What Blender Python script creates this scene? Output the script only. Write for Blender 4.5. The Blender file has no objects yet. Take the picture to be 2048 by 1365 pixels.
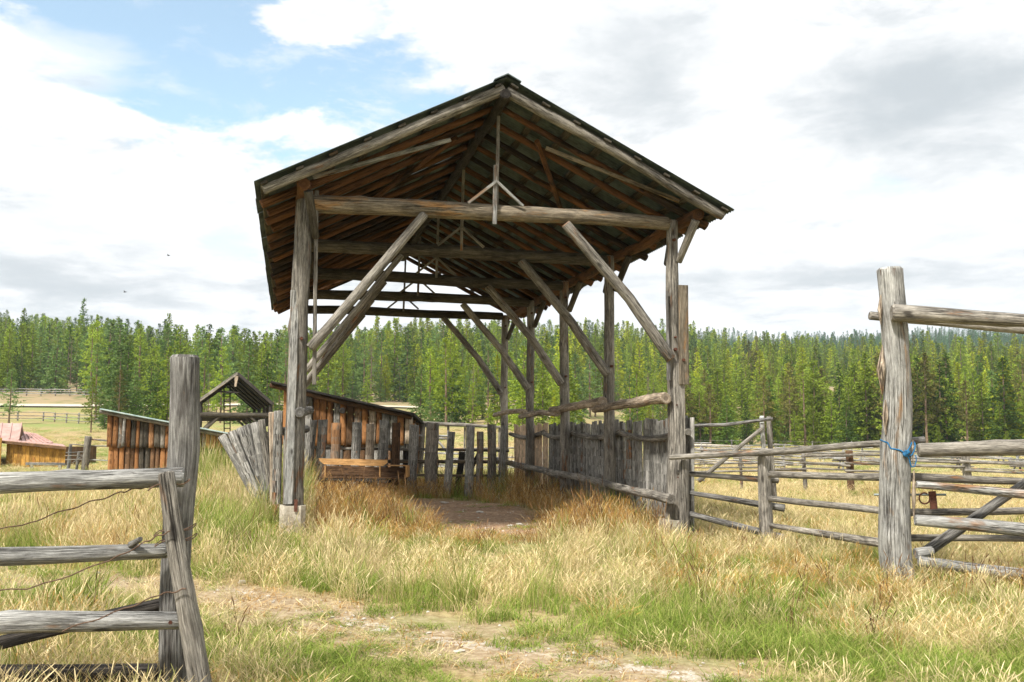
import bpy, math, random
import numpy as np
from mathutils import Vector, Matrix, noise as mnoise
R = math.radians
HAZE = .00017
sc = bpy.context.scene
col = sc.collection

# ---------------------------------------------------------------- camera, sky, sun, exposure
F = 1988.7; TH = 0.0978; RO = 0.0044; H = 1.6
c, s = math.cos(TH), math.sin(TH)
_F = Vector((0, c, s)); _U0 = Vector((0, -s, c)); _R0 = Vector((1, 0, 0))
_RT = _R0*math.cos(RO) + _U0*math.sin(RO)
_UP = _U0*math.cos(RO) - _R0*math.sin(RO)
cd = bpy.data.cameras.new('camera'); cam = bpy.data.objects.new('camera', cd); col.objects.link(cam)
cd.sensor_width = 36; cd.lens = F/2048*36; cd.clip_start = 0.05; cd.clip_end = 6000
cd.dof.use_dof = True; cd.dof.focus_distance = 14.5; cd.dof.aperture_fstop = 9.0
M = Matrix((( _RT.x, _UP.x, -_F.x, 0), (_RT.y, _UP.y, -_F.y, 0), (_RT.z, _UP.z, -_F.z, H), (0, 0, 0, 1)))
cam.matrix_world = M
sc.camera = cam
SUN_EL, SUN_AZ = R(50), R(214)        # azimuth measured clockwise from +Y (north)
sd = Vector((math.sin(SUN_AZ)*math.cos(SUN_EL), math.cos(SUN_AZ)*math.cos(SUN_EL), math.sin(SUN_EL)))
sl = bpy.data.lights.new('sun', 'SUN'); sl.energy = 1.4; sl.angle = R(6); sl.color = (1, .96, .88)
so = bpy.data.objects.new('sun', sl); col.objects.link(so); so.rotation_euler = sd.to_track_quat('Z', 'Y').to_euler()
sc.view_settings.view_transform = 'Standard'; sc.view_settings.look = 'None'
sc.view_settings.exposure = 2.16; sc.view_settings.gamma = 1

def ray(px, py):
    x = (px-1024)/F; y = (682.5-py)/F
    return _F + _RT*x + _UP*y
def at(px, py, Y):
    d = ray(px, py); return Vector((0, 0, H)) + d*(Y/d.y)

w = bpy.data.worlds.new('World'); sc.world = w; w.use_nodes = True
nt = w.node_tree; nt.nodes.clear()
class NT:
    def __init__(s_, nt): s_.nt = nt
    def n(s_, t, **k):
        a = s_.nt.nodes.new(t)
        ins = k.pop('i', {})
        for kk, v in k.items(): setattr(a, kk, v)
        for kk, v in ins.items():
            if isinstance(v, bpy.types.NodeSocket): s_.nt.links.new(v, a.inputs[kk])
            else: a.inputs[kk].default_value = v
        return a
    def math(s_, op, a, b=0.0, c_=0.0, clamp=False):
        n = s_.n('ShaderNodeMath', operation=op, use_clamp=clamp, i={0: a, 1: b, 2: c_}); return n.outputs[0]
    def mix(s_, f, a, b, bt='MIX'):
        n = s_.nt.nodes.new('ShaderNodeMix'); n.data_type = 'RGBA'; n.blend_type = bt; n.clamp_factor = True
        for k, v in ((0, f), (6, a), (7, b)):
            if isinstance(v, bpy.types.NodeSocket): s_.nt.links.new(v, n.inputs[k])
            else: n.inputs[k].default_value = v if k == 0 else (tuple(v)+(1,))[:4]
        return n.outputs[2]
    def ss(s_, v, a, b):
        n = s_.n('ShaderNodeMapRange', interpolation_type='SMOOTHSTEP', i={0: v, 1: a, 2: b, 3: 0.0, 4: 1.0}); return n.outputs[0]
    def noise(s_, vec, scale, detail=4, rough=.55, dist=0.0):
        return s_.n('ShaderNodeTexNoise', i={'Vector': vec, 'Scale': scale, 'Detail': detail, 'Roughness': rough, 'Distortion': dist}).outputs[0]
W_ = NT(nt)
tc = W_.n('ShaderNodeTexCoord').outputs['Generated']
sky = W_.n('ShaderNodeTexSky', sky_type='NISHITA'); sky.sun_disc = False; sky.sun_elevation = SUN_EL; sky.sun_rotation = SUN_AZ
sky.air_density = 1.0; sky.dust_density = .6
sep = W_.n('ShaderNodeSeparateXYZ', i={0: tc})
az = W_.math('ARCTAN2', sep.outputs[0], sep.outputs[1])
el = W_.math('ARCSINE', sep.outputs[2])
elc = W_.math('ADD', W_.math('MAXIMUM', sep.outputs[2], 0.0), .12)
pv = W_.n('ShaderNodeCombineXYZ', i={0: W_.math('DIVIDE', sep.outputs[0], elc), 1: W_.math('DIVIDE', sep.outputs[1], elc), 2: 0.0}).outputs[0]
n_big = W_.noise(pv, .8, 8, .58, .25)
n_mid = W_.noise(pv, 3.2, 10, .64, .25)
n_sh = W_.noise(pv, .55, 5, .5, .3)
def azel(px, py):
    d = ray(px, py).normalized(); return math.atan2(d.x, d.y), math.asin(d.z)
def ell(px, py, wx, wy, rot=0.0):      # soft elliptical window in sky angles: 1 at the centre, 0 at the rim
    a0, e0 = azel(px, py)
    da = W_.math('SUBTRACT', az, a0); de = W_.math('SUBTRACT', el, e0)
    cr, sr = math.cos(rot), math.sin(rot)
    xa = W_.math('ADD', W_.math('MULTIPLY', da, cr), W_.math('MULTIPLY', de, sr))
    ya = W_.math('SUBTRACT', W_.math('MULTIPLY', de, cr), W_.math('MULTIPLY', da, sr))
    xa = W_.math('DIVIDE', xa, wx/F); ya = W_.math('DIVIDE', ya, wy/F)
    r2 = W_.math('SQRT', W_.math('ADD', W_.math('MULTIPLY', xa, xa), W_.math('MULTIPLY', ya, ya)))
    return W_.math('SUBTRACT', 1.0, r2)
dn = W_.math('ADD', W_.math('MULTIPLY', W_.math('SUBTRACT', n_big, .5), 1.3), W_.math('MULTIPLY', W_.math('SUBTRACT', n_mid, .5), 1.9))
h1 = W_.math('ADD', ell(410, 75, 560, 235, R(-8)), dn)
h1 = W_.math('ADD', h1, -.02)
hole = W_.ss(h1, 0.12, .40)
puff = W_.ss(W_.math('ADD', ell(645, 40, 150, 62), W_.math('MULTIPLY', dn, 1.7)), .1, .42)
puff2 = W_.ss(W_.math('ADD', ell(60, 120, 230, 75, R(5)), W_.math('MULTIPLY', dn, 1.2)), -.05, .7)
hole = W_.math('MULTIPLY', hole, W_.math('SUBTRACT', 1.0, puff))
hole = W_.math('MULTIPLY', hole, W_.math('SUBTRACT', 1.0, W_.math('MULTIPLY', puff2, .7)))
sm = W_.math('MAXIMUM', W_.ss(W_.math('ADD', ell(455, 490, 90, 60), dn), .1, .8), W_.ss(W_.math('ADD', ell(1715, 390, 120, 50), dn), .1, .8))
hole = W_.math('MAXIMUM', hole, W_.math('MULTIPLY', sm, .4))
wisp = W_.ss(W_.noise(pv, 6.0, 8, .65, .3), .5, .72)
hole = W_.math('MULTIPLY', hole, W_.math('SUBTRACT', 1.0, W_.math('MULTIPLY', wisp, .45)))
gr = W_.ss(W_.math('ADD', n_sh, W_.math('MULTIPLY', W_.math('SUBTRACT', n_mid, .5), 1.0)), .52, .68)
g2 = W_.ss(W_.math('ADD', ell(1880, 190, 420, 170), W_.math('MULTIPLY', dn, .7)), -.1, .9)
g3 = W_.ss(W_.math('ADD', ell(1650, 560, 420, 70), dn), 0, 1.1)
g4 = W_.ss(W_.math('ADD', ell(150, 570, 330, 90), dn), 0, 1.1)
g5 = W_.ss(W_.math('ADD', ell(1330, 170, 260, 150), dn), 0, 1.1)
gr = W_.math('MAXIMUM', W_.math('MULTIPLY', gr, .55), W_.math('MULTIPLY', g2, 1.0))
for g in (g3, g4, g5): gr = W_.math('MAXIMUM', gr, W_.math('MULTIPLY', g, .8))
whi = W_.mix(W_.ss(W_.math('ADD', W_.math('MULTIPLY', n_mid, .6), W_.math('MULTIPLY', n_big, .5)), .42, .66), (.275, .275, .275), (.222, .228, .232))
cloud = W_.mix(gr, whi, (.147, .159, .167))
skyc = W_.mix(1.0, sky.outputs[0], (.062, .066, .057), 'MULTIPLY')
skyc = W_.mix(.2, skyc, (.21, .22, .23))
fin = W_.mix(hole, cloud, skyc)
lo = W_.ss(sep.outputs[2], -.02, -.25)
bg = W_.n('ShaderNodeBackground', i={'Color': fin, 'Strength': 1.0})
nt.links.new(bg.outputs[0], W_.n('ShaderNodeOutputWorld').inputs[0])

# ---------------------------------------------------------------- materials
def new_mat(name):
    m = bpy.data.materials.new(name); m.use_nodes = True
    t = m.node_tree; t.nodes.clear()
    return m, NT(t)
def finish(m, T, colr, rough=.85, bump=None, bs=.3, bd=.01, spec=.25, metal=0.0):
    p = T.n('ShaderNodeBsdfPrincipled', i={'Base Color': colr, 'Roughness': rough, 'Specular IOR Level': spec, 'Metallic': metal})
    if bump is not None:
        b = T.n('ShaderNodeBump', i={'Height': bump, 'Strength': bs, 'Distance': bd}); m.node_tree.links.new(b.outputs[0], p.inputs['Normal'])
    m.node_tree.links.new(p.outputs[0], T.n('ShaderNodeOutputMaterial').inputs[0])
    return m
def wood(name, a, b, dark=(.035, .028, .022), orange=(.36, .15, .045), om=0.0, ov=0.0, crack=1.0, var=.4, bs=.9, sc_=1.0):
    """weathered timber: grain along v, cracks, patches of warm wood. om = share of warm wood, ov = how much it varies per piece"""
    m, T = new_mat(name)
    uv = T.n('ShaderNodeTexCoord').outputs['UV']
    rnd = T.n('ShaderNodeObjectInfo').outputs['Random']
    off = T.n('ShaderNodeCombineXYZ', i={0: T.math('MULTIPLY', rnd, 37.0), 1: T.math('MULTIPLY', rnd, 91.0), 2: T.math('MULTIPLY', rnd, 13.0)}).outputs[0]
    def mp(su, sv):
        k = T.n('ShaderNodeVectorMath', operation='MULTIPLY', i={0: uv, 1: (su, sv, 1)}).outputs[0]
        return T.n('ShaderNodeVectorMath', operation='ADD', i={0: k, 1: off}).outputs[0]
    grain = T.noise(mp(120*sc_, 5.0), 1.0, 6, .68, .4)
    fine = T.noise(mp(260, 14), 1.0, 3, .6)
    patch = T.noise(mp(7, 1.6), 1.0, 5, .6, .3)
    big = T.noise(mp(3, .7), 1.0, 3, .5)
    ck = T.noise(mp(42, .9), 1.0, 4, .6, .6)
    ckl = T.math('SUBTRACT', 1.0, T.ss(T.math('ABSOLUTE', T.math('SUBTRACT', ck, .5)), .0, .032))
    ckl = T.math('MULTIPLY', ckl, T.ss(big, .38, .56))
    vo = T.n('ShaderNodeTexVoronoi', feature='F1', i={'Vector': mp(6, 2.4), 'Scale': 1.0, 'Randomness': 1.0})
    kn = T.math('SUBTRACT', 1.0, T.ss(vo.outputs['Distance'], .07, .17))
    kn = T.math('MULTIPLY', kn, T.ss(T.n('ShaderNodeSeparateColor', i={0: vo.outputs['Color']}).outputs[0], .45, .5))
    spots = T.ss(T.noise(mp(22, 9), 1.0, 4, .6), .66, .74)
    streak = T.noise(mp(38, 2.6), 1.0, 7, .72, .35)
    blot = T.noise(mp(5, 2.4), 1.0, 6, .7, .5)
    sv = T.math('ADD', T.math('MULTIPLY', T.ss(streak, .3, .7), .62), T.math('MULTIPLY', T.ss(blot, .34, .66), .52))
    sv = T.math('ADD', sv, .38)
    cc = T.mix(T.ss(grain, .38, .64), a, b)
    cc = T.mix(1.0, cc, T.n('ShaderNodeCombineXYZ', i={0: sv, 1: sv, 2: sv}).outputs[0], 'MULTIPLY')
    cc = T.mix(T.math('MULTIPLY', T.ss(fine, .4, .75), .5), cc, dark)
    cc = T.mix(T.math('MULTIPLY', T.ss(patch, .52, .72), .6), cc, dark)
    if om > 0 or ov > 0:
        th = T.math('SUBTRACT', 1.02-om, T.math('MULTIPLY', rnd, ov))
        mk = T.n('ShaderNodeMapRange', i={0: T.math('ADD', T.math('MULTIPLY', patch, .65), T.math('MULTIPLY', big, .35)), 1: T.math('SUBTRACT', th, .35), 2: T.math('SUBTRACT', th, .22), 3: 0.0, 4: 1.0}).outputs[0]
        oc = T.mix(T.ss(grain, .3, .75), orange, tuple(x*1.9 for x in orange))
        cc = T.mix(T.math('MULTIPLY', mk, .9), cc, oc)
    cc = T.mix(T.math('MULTIPLY', spots, .55), cc, dark)
    cc = T.mix(T.math('MULTIPLY', kn, .8), cc, tuple(x*.8 for x in dark))
    cc = T.mix(T.math('MULTIPLY', ckl, .85*crack), cc, tuple(x*.5 for x in dark))
    hv = T.math('ADD', 1-var/2, T.math('MULTIPLY', T.math('FRACT', T.math('MULTIPLY', rnd, 7.31)), var))
    cc = T.mix(1.0, cc, T.n('ShaderNodeCombineXYZ', i={0: hv, 1: hv, 2: hv}).outputs[0], 'MULTIPLY')
    hgt = T.math('SUBTRACT', T.math('ADD', T.math('ADD', grain, streak), T.math('MULTIPLY', patch, .8)), T.math('MULTIPLY', ckl, 1.2*crack))
    return finish(m, T, cc, .82, hgt, bs, .012, .2)
m_grey = wood('weathered_grey_wood', (.21, .188, .158), (.44, .405, .35), om=.09)
m_light = wood('pale_weathered_wood', (.28, .275, .26), (.56, .55, .52), om=.13, orange=(.34, .17, .07))
m_post = wood('gate_post_wood', (.38, .37, .34), (.62, .61, .575), om=.10, orange=(.38, .22, .10), dark=(.07, .05, .035))
m_dkpost = wood('dark_stained_post_wood', (.15, .14, .13), (.33, .32, .30), om=.06, var=.3)
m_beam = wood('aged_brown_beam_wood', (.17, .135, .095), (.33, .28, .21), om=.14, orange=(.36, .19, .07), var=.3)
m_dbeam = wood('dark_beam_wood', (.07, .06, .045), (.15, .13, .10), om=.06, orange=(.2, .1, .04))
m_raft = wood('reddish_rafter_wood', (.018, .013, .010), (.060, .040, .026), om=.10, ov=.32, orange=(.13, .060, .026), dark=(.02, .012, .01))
m_bark = wood('pale_barked_wood', (.36, .27, .19), (.64, .54, .42), om=.10, orange=(.34, .20, .11), dark=(.06, .04, .03), bs=1.0)
m_slab = wood('slab_wood', (.19, .17, .145), (.44, .39, .32), om=.10, ov=.32, orange=(.28, .14, .06), var=.5)
m_slabg = wood('grey_slab_wood', (.20, .19, .17), (.46, .44, .40), om=.08, var=.5)
m_slabo = wood('orange_slab_wood', (.13, .08, .05), (.27, .165, .10), om=.42, ov=.20, orange=(.26, .12, .045), dark=(.03, .018, .012), var=.45)
m_fresh = wood('fresh_slab_wood', (.80, .56, .36), (.95, .78, .58), om=0, dark=(.50, .31, .18), crack=.5, var=.3)
m_yell = wood('yellow_plank_wood', (.38, .19, .04), (.62, .36, .09), om=.1, dark=(.10, .045, .015), var=.45)
m_board = wood('new_board_wood', (.52, .29, .11), (.66, .40, .18), om=.05, dark=(.35, .15, .05), crack=.3, var=.1, bs=.2)
m_brown = wood('brown_board_wood', (.13, .07, .035), (.22, .125, .065), om=.05, crack=.5)
m_dark = wood('blackened_wood', (.035, .03, .027), (.085, .075, .065), om=.03, dark=(.012, .01, .009))
m_char = wood('near_black_wood', (.02, .018, .017), (.045, .04, .036), dark=(.008, .007, .006))

def simple(name, a, b, scale=8, rough=.8, metal=0.0, bs=.2, spec=.3, det=6, lo=.35, hi=.65):
    m, T = new_mat(name)
    ob = T.n('ShaderNodeTexCoord').outputs['Object']
    n = T.noise(ob, scale, det, .62)
    n2 = T.noise(ob, scale*6, 4, .6)
    f = T.math('ADD', T.math('MULTIPLY', n, .7), T.math('MULTIPLY', n2, .3))
    return finish(m, T, T.mix(T.ss(f, lo, hi), a, b), rough, n2, bs, .01, spec, metal)
m_conc = simple('old_concrete', (.25, .21, .155), (.58, .53, .44), 5, .92, bs=.6)
m_metal = simple('dark_corrugated_metal', (.045, .062, .060), (.13, .165, .16), 2.2, .55, .35, .1)
m_metalg = simple('pale_green_roof_metal', (.22, .30, .29), (.40, .48, .46), 3, .5, .3, .1)
m_pink = simple('faded_red_roof_metal', (.40, .235, .20), (.54, .36, .31), 2, .6, .1, .1)
m_rope = simple('blue_rope_fibre', (.01, .08, .19), (.03, .17, .34), 60, .7)
m_rust = simple('rusty_iron', (.07, .03, .02), (.17, .07, .045), 30, .8, .3)
m_wire = simple('rusty_wire', (.10, .06, .04), (.2, .13, .09), 30, .8, .3)
m_steel = simple('grey_steel_pipe', (.14, .17, .17), (.3, .34, .34), 20, .5, .6)
m_yelp = simple('yellow_paint', (.75, .43, .02), (.82, .52, .04), 12, .5)
m_stone = simple('pale_stone', (.38, .34, .29), (.62, .58, .52), 9, .9)
m_wtag = simple('white_tag', (.6, .63, .62), (.75, .77, .76), 20, .6)
m_road = simple('dusty_road', (.50, .43, .32), (.66, .58, .46), .3, .95)
m_black = simple('black_feathers', (.02, .02, .02), (.04, .04, .04), 10, .8)
m_trunk = simple('conifer_bark', (.09, .065, .048), (.22, .16, .11), 3, .9)
m_trunkr = simple('reddish_conifer_bark', (.11, .075, .05), (.24, .165, .11), 3, .9)

def leafmat(name, a, b, tr=.35, var=.75, warm=(.2, .1, .03), wamt=0.0):
    m, T = new_mat(name)
    uv = T.n('ShaderNodeSeparateXYZ', i={0: T.n('ShaderNodeTexCoord').outputs['UV']})
    rnd = T.n('ShaderNodeObjectInfo').outputs['Random']
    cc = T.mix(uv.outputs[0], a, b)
    if wamt: cc = T.mix(T.math('MULTIPLY', T.ss(uv.outputs[0], .0, 1.0), T.math('MULTIPLY', T.ss(T.math('FRACT', T.math('MULTIPLY', rnd, 5.7)), .3, 1.0), wamt)), cc, warm)
    hv = T.math('ADD', 1-var/2, T.math('MULTIPLY', rnd, var))
    cc = T.mix(1.0, cc, T.n('ShaderNodeCombineXYZ', i={0: hv, 1: hv, 2: hv}).outputs[0], 'MULTIPLY')
    d = T.n('ShaderNodeBsdfDiffuse', i={'Color': cc}); t = T.n('ShaderNodeBsdfTranslucent', i={'Color': cc})
    x = T.n('ShaderNodeMixShader', i={0: tr, 1: d.outputs[0], 2: t.outputs[0]})
    m.node_tree.links.new(x.outputs[0], T.n('ShaderNodeOutputMaterial').inputs[0])
    return m
m_nd = {'dark': leafmat('dark_green_needles', (.065, .125, .03), (.145, .215, .04), .2),
        'mid': leafmat('mid_green_needles', (.135, .205, .028), (.31, .385, .05), .2),
        'yellow': leafmat('yellow_green_needles', (.25, .32, .025), (.47, .49, .045), .2),
        'blue': leafmat('grey_green_needles', (.095, .165, .055), (.21, .30, .09), .2),
        'rust': leafmat('rusty_pine_needles', (.085, .10, .03), (.20, .175, .05), .2),
        'far': leafmat('ridge_needles', (.055, .13, .05), (.11, .21, .07), .2),
        'dead': leafmat('dead_grey_twigs', (.17, .15, .12), (.30, .26, .20))}
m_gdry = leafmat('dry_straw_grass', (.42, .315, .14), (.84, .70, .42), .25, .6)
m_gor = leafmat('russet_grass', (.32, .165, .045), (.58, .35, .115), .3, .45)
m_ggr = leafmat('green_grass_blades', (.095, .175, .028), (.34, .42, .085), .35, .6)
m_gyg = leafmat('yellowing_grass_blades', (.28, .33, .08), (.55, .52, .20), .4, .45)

# ---------------------------------------------------------------- mesh helpers
def tag(o, label=None, cat=None, group=None, kind=None):
    for k, v in (('label', label), ('category', cat), ('group', group), ('kind', kind)):
        if v: o[k] = v
    return o
def empty(name, loc, label, cat, group=None):
    o = bpy.data.objects.new(name, None); o.location = Vector(loc); o.empty_display_size = .2
    col.objects.link(o); return tag(o, label, cat, group)
def root_loc(p):
    v = Vector((0, 0, 0))
    while p is not None: v += p.location; p = p.parent
    return v
class MB:
    def __init__(s_): s_.v = []; s_.f = []; s_.uv = []; s_.sm = []
    def log(s_, pts, rad, ns=12, seed=0, wob=.06, step=.16, flat=0.0, bump=1.0, bend=0.0):
        """tapering, slightly crooked log through pts (Vectors) with radii rad"""
        rnd = random.Random(seed)
        P = [Vector(p) for p in pts]; rad = list(rad) if hasattr(rad, '__len__') else [rad]*len(P)
        dense = []; L = 0
        sd_ = Vector((seed*1.37 % 50, seed*.77 % 50, seed*.31 % 50))
        for i in range(len(P)-1):
            l = (P[i+1]-P[i]).length; n = max(1, int(l/step))
            for k in range(n if i < len(P)-2 else n+1):
                t = k/n; dense.append((P[i].lerp(P[i+1], t), rad[i]+(rad[i+1]-rad[i])*t, L+l*t))
            L += l
        D = (P[-1]-P[0]).normalized()
        A = D.orthogonal().normalized() if abs(D.z) > .8 else Vector((0, 0, 1)).cross(D).normalized()
        B = D.cross(A).normalized()
        knots = [(rnd.uniform(0, L), rnd.uniform(0, 6.28), rnd.uniform(.12, .3)) for _ in range(int(L*1.1*bump)+1)]
        base = len(s_.v); rings = []
        for j, (p, r, l) in enumerate(dense):
            e = min(l, L-l)
            wv = Vector((mnoise.noise(Vector((l*.55, 0, 0))+sd_), mnoise.noise(Vector((l*.55, 7.3, 2.1))+sd_), 0))*(r*.4)
            p = p + A*wv.x + B*wv.y + B*(bend*math.sin(math.pi*l/max(L, .01)))
            ring = []
            for k in range(ns):
                th = 2*math.pi*k/ns
                rr = r*(1+wob*2*mnoise.noise(Vector((math.cos(th)*1.1, math.sin(th)*1.1, l*1.6))+sd_) + wob*.8*mnoise.noise(Vector((math.cos(th)*3, math.sin(th)*3, l*2.3))-sd_))
                for (kl, kt, ka) in knots:
                    dl = (l-kl)/(r*.9+.02)
                    if abs(dl) < 2:
                        dt = (th-kt+math.pi) % (2*math.pi)-math.pi
                        rr += r*ka*math.exp(-dl*dl*2-dt*dt*6)
                off = A*math.cos(th)*rr + B*math.sin(th)*rr*(1-flat)
                s_.v.append(p+off)
            rings.append(l)
        for j in range(len(rings)-1):
            for k in range(ns):
                a = base+j*ns+k; b = base+j*ns+(k+1) % ns
                s_.f.append((a, b, b+ns, a+ns)); s_.sm.append(True)
                u0 = k/ns*6.28*rad[0]; u1 = (k+1)/ns*6.28*rad[0]
                s_.uv += [(u0, rings[j]), (u1, rings[j]), (u1, rings[j+1]), (u0, rings[j+1])]
        for (j, fl, rj) in ((0, True, rad[0]), (len(rings)-1, False, rad[-1])):
            p = dense[j][0]; cen = sum((s_.v[base+j*ns+k] for k in range(ns)), Vector())/ns
            sgn = -1 if fl else 1
            i0 = len(s_.v)
            for k in range(ns):
                q = s_.v[base+j*ns+k]; s_.v.append(cen+(q-cen)*.86+D*sgn*r_min(rj)*.18)
            s_.v.append(cen+D*sgn*r_min(rj)*.10)
            for k in range(ns):
                a = base+j*ns+k; b = base+j*ns+(k+1) % ns; a2 = i0+k; b2 = i0+(k+1) % ns; ce = i0+ns
                q1 = (b, a, a2, b2) if fl else (a, b, b2, a2); t1 = (b2, a2, ce) if fl else (a2, b2, ce)
                s_.f.append(q1); s_.sm.append(False); s_.uv += [(k*.01, 0), (k*.01+.01, 0), (k*.01+.01, .01), (k*.01, .01)]
                s_.f.append(t1); s_.sm.append(False); s_.uv += [(k*.01, .03), (k*.01+.01, .03), (.5, .05)]
        return s_
    def board(s_, p0, p1, wdir, width, thick, seed=0, wob=.03, taper=1.0, step=.3, jag=0.0):
        """sawn board or slab from p0 to p1; wdir = direction of its width"""
        p0 = Vector(p0); p1 = Vector(p1); D = (p1-p0); L = D.length; D.normalize()
        wdir = Vector(wdir); wdir = (wdir-D*wdir.dot(D)).normalized(); N = D.cross(wdir).normalized()
        n = max(1, int(L/step)); base = len(s_.v); sdv = Vector((seed*.73 % 40, seed*1.9 % 40, 3))
        b = min(width, thick)*.18
        prof = [(-.5, -.5, b, 0), (-.5, -.5, 0, b)]
        cs = []
        hw, ht = .5, .5
        ns = 8
        for j in range(n+1):
            t = j/n; wd = width*(1+(taper-1)*t)
            l = L*t
            wl = wob*width*3*mnoise.noise(Vector((l*.8, 0, 0))+sdv); wr = wob*width*3*mnoise.noise(Vector((l*.8, 9, 0))+sdv)
            nn = wob*thick*4*mnoise.noise(Vector((l*.6, 5, 2))+sdv)
            x0 = -wd/2+wl; x1 = wd/2+wr; y0 = -thick/2; y1 = thick/2
            loop = [(x0+b, y0), (x1-b, y0), (x1, y0+b), (x1, y1-b), (x1-b, y1), (x0+b, y1), (x0, y1-b), (x0, y0+b)]
            for (x, y) in loop:
                jj = 0
                if j == n and jag: jj = jag*mnoise.noise(Vector((x*14, 3, seed)))
                s_.v.append(p0+D*(l+jj)+wdir*x+N*(y+nn))
        us = [0, width, width+b, width+b+thick, width+2*b+thick, 2*width+2*b+thick, 2*width+3*b+thick, 2*width+3*b+2*thick, 2*width+4*b+2*thick]
        for j in range(n):
            for k in range(ns):
                a = base+j*ns+k; bb = base+j*ns+(k+1) % ns
                s_.f.append((a, bb, bb+ns, a+ns)); s_.sm.append(False)
                v0 = L*j/n; v1 = L*(j+1)/n
                s_.uv += [(us[k], v0), (us[k+1], v0), (us[k+1], v1), (us[k], v1)]
        s_.f.append(tuple(base+k for k in range(ns-1, -1, -1))); s_.sm.append(False); s_.uv += [(k*.01, 0) for k in range(ns)]
        s_.f.append(tuple(base+n*ns+k for k in range(ns))); s_.sm.append(False); s_.uv += [(k*.01, .02) for k in range(ns)]
        return s_
    def slab(s_, p0, p1, wdir, width, thick, seed=0, wob=.05, taper=.95):
        """round-faced outer cut of a log: flat back, bulging front"""
        p0 = Vector(p0); p1 = Vector(p1); D = (p1-p0); L = D.length; D.normalize()
        wdir = Vector(wdir); wdir = (wdir-D*wdir.dot(D)).normalized(); N = wdir.cross(D).normalized()
        n = max(2, int(L/.16)); base = len(s_.v); ns = 9; sdv = Vector((seed*.73 % 40, seed*1.9 % 40, 7))
        for j in range(n+1):
            l = L*j/n; sw = 1+(taper-1)*j/n
            of = mnoise.noise(Vector((l*.9, 4, 0))+sdv)*width*wob*1.2
            for k in range(ns):
                if k < 7: a = math.pi*(k/6); x = -math.cos(a); y = math.sin(a)**.8
                else: x = (.7, -.7)[k-7]; y = -.25
                rr = 1+wob*2.2*mnoise.noise(Vector((x*1.3, y, l*2.0))+sdv)
                jag = .12*width*mnoise.noise(Vector((x*3, seed, j)))if j in (0, n) else 0
                s_.v.append(p0+D*(l+jag)+wdir*(x*width/2*sw*rr+of)+N*(y*thick*rr))
        for j in range(n):
            for k in range(ns):
                a = base+j*ns+k; b = base+j*ns+(k+1) % ns
                s_.f.append((b, a, a+ns, b+ns)); s_.sm.append(k < 6)
                s_.uv += [((k+1)*width*.2, L*(j+1)/n), (k*width*.2, L*(j+1)/n), (k*width*.2, L*j/n), ((k+1)*width*.2, L*j/n)]
        s_.f.append(tuple(base+k for k in range(ns))); s_.sm.append(False); s_.uv += [(k*.01, 0) for k in range(ns)]
        s_.f.append(tuple(base+n*ns+k for k in range(ns-1, -1, -1))); s_.sm.append(False); s_.uv += [(k*.01, .02) for k in range(ns)]
        return s_
    def box(s_, c0, dx, dy, dz, rot=0.0):
        """box: c0 = centre, sizes, rotation about z"""
        X = Vector((math.cos(rot), math.sin(rot), 0))
        return s_.board(Vector(c0)-Vector((0, 0, dz/2)), Vector(c0)+Vector((0, 0, dz/2)), X, dx, dy, wob=0)
    def build(s_, name, mat, parent=None, label=None):
        off = root_loc(parent)
        me = bpy.data.meshes.new(name)
        me.from_pydata([tuple(v-off) for v in s_.v], [], s_.f)
        uvl = me.uv_layers.new(name='UVMap')
        uvl.data.foreach_set('uv', np.array(s_.uv, dtype=np.float32).ravel())
        me.polygons.foreach_set('use_smooth', s_.sm)
        me.materials.append(mat); me.update()
        o = bpy.data.objects.new(name, me); col.objects.link(o)
        if parent: o.parent = parent
        if label: o['label'] = label
        return o
def r_min(r): return min(r, .12)
def LOG(name, mat, parent, pts, rad, **k):
    lb = k.pop('label', None)
    return MB().log(pts, rad, **k).build(name, mat, parent, lb)
def pix(wp, Y): return wp/2*Y/F          # radius in metres of something wp photo pixels wide at depth Y

# ---------------------------------------------------------------- terrain
PXC = [-500, 100, 600, 1000, 1400, 1800, 2500]
DEP = [0, 6, 10, 14, 20, 26, 35, 50, 80, 120, 160, 250, 400, 550, 800, 1000, 1500, 2600]
ZT = [
 [.10, .12, .12, .22, .18, .08, -.02, .10, 1.25, 3.6, 7.0, 16, 33, 34, 32, 30, 25, 10],
 [.10, .12, .12, .22, .18, .08, -.02, .10, 1.25, 3.6, 7.0, 16, 33, 34, 32, 30, 25, 10],
 [.10, .12, .18, .34, .36, .28, .08, .12, 1.4, 3.7, 7.0, 15, 30, 32, 34, 30, 25, 10],
 [.08, .08, .10, .20, .27, .25, .08, .10, 1.6, 3.6, 6.4, 14, 29, 32, 50, 50, 40, 10],
 [.06, .05, .06, .10, .10, .05, .05, .10, .35, .70, 1.3, 12, 31, 30, 72, 78, 60, 10],
 [.05, .03, .02, .04, .02, .0, .0, .05, .25, .45, 1.0, 12, 30, 30, 76, 84, 66, 10],
 [.05, .03, .02, .04, .02, .0, .0, .05, .25, .45, 1.0, 12, 30, 30, 76, 84, 66, 10]]
ZT = np.array(ZT)
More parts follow.
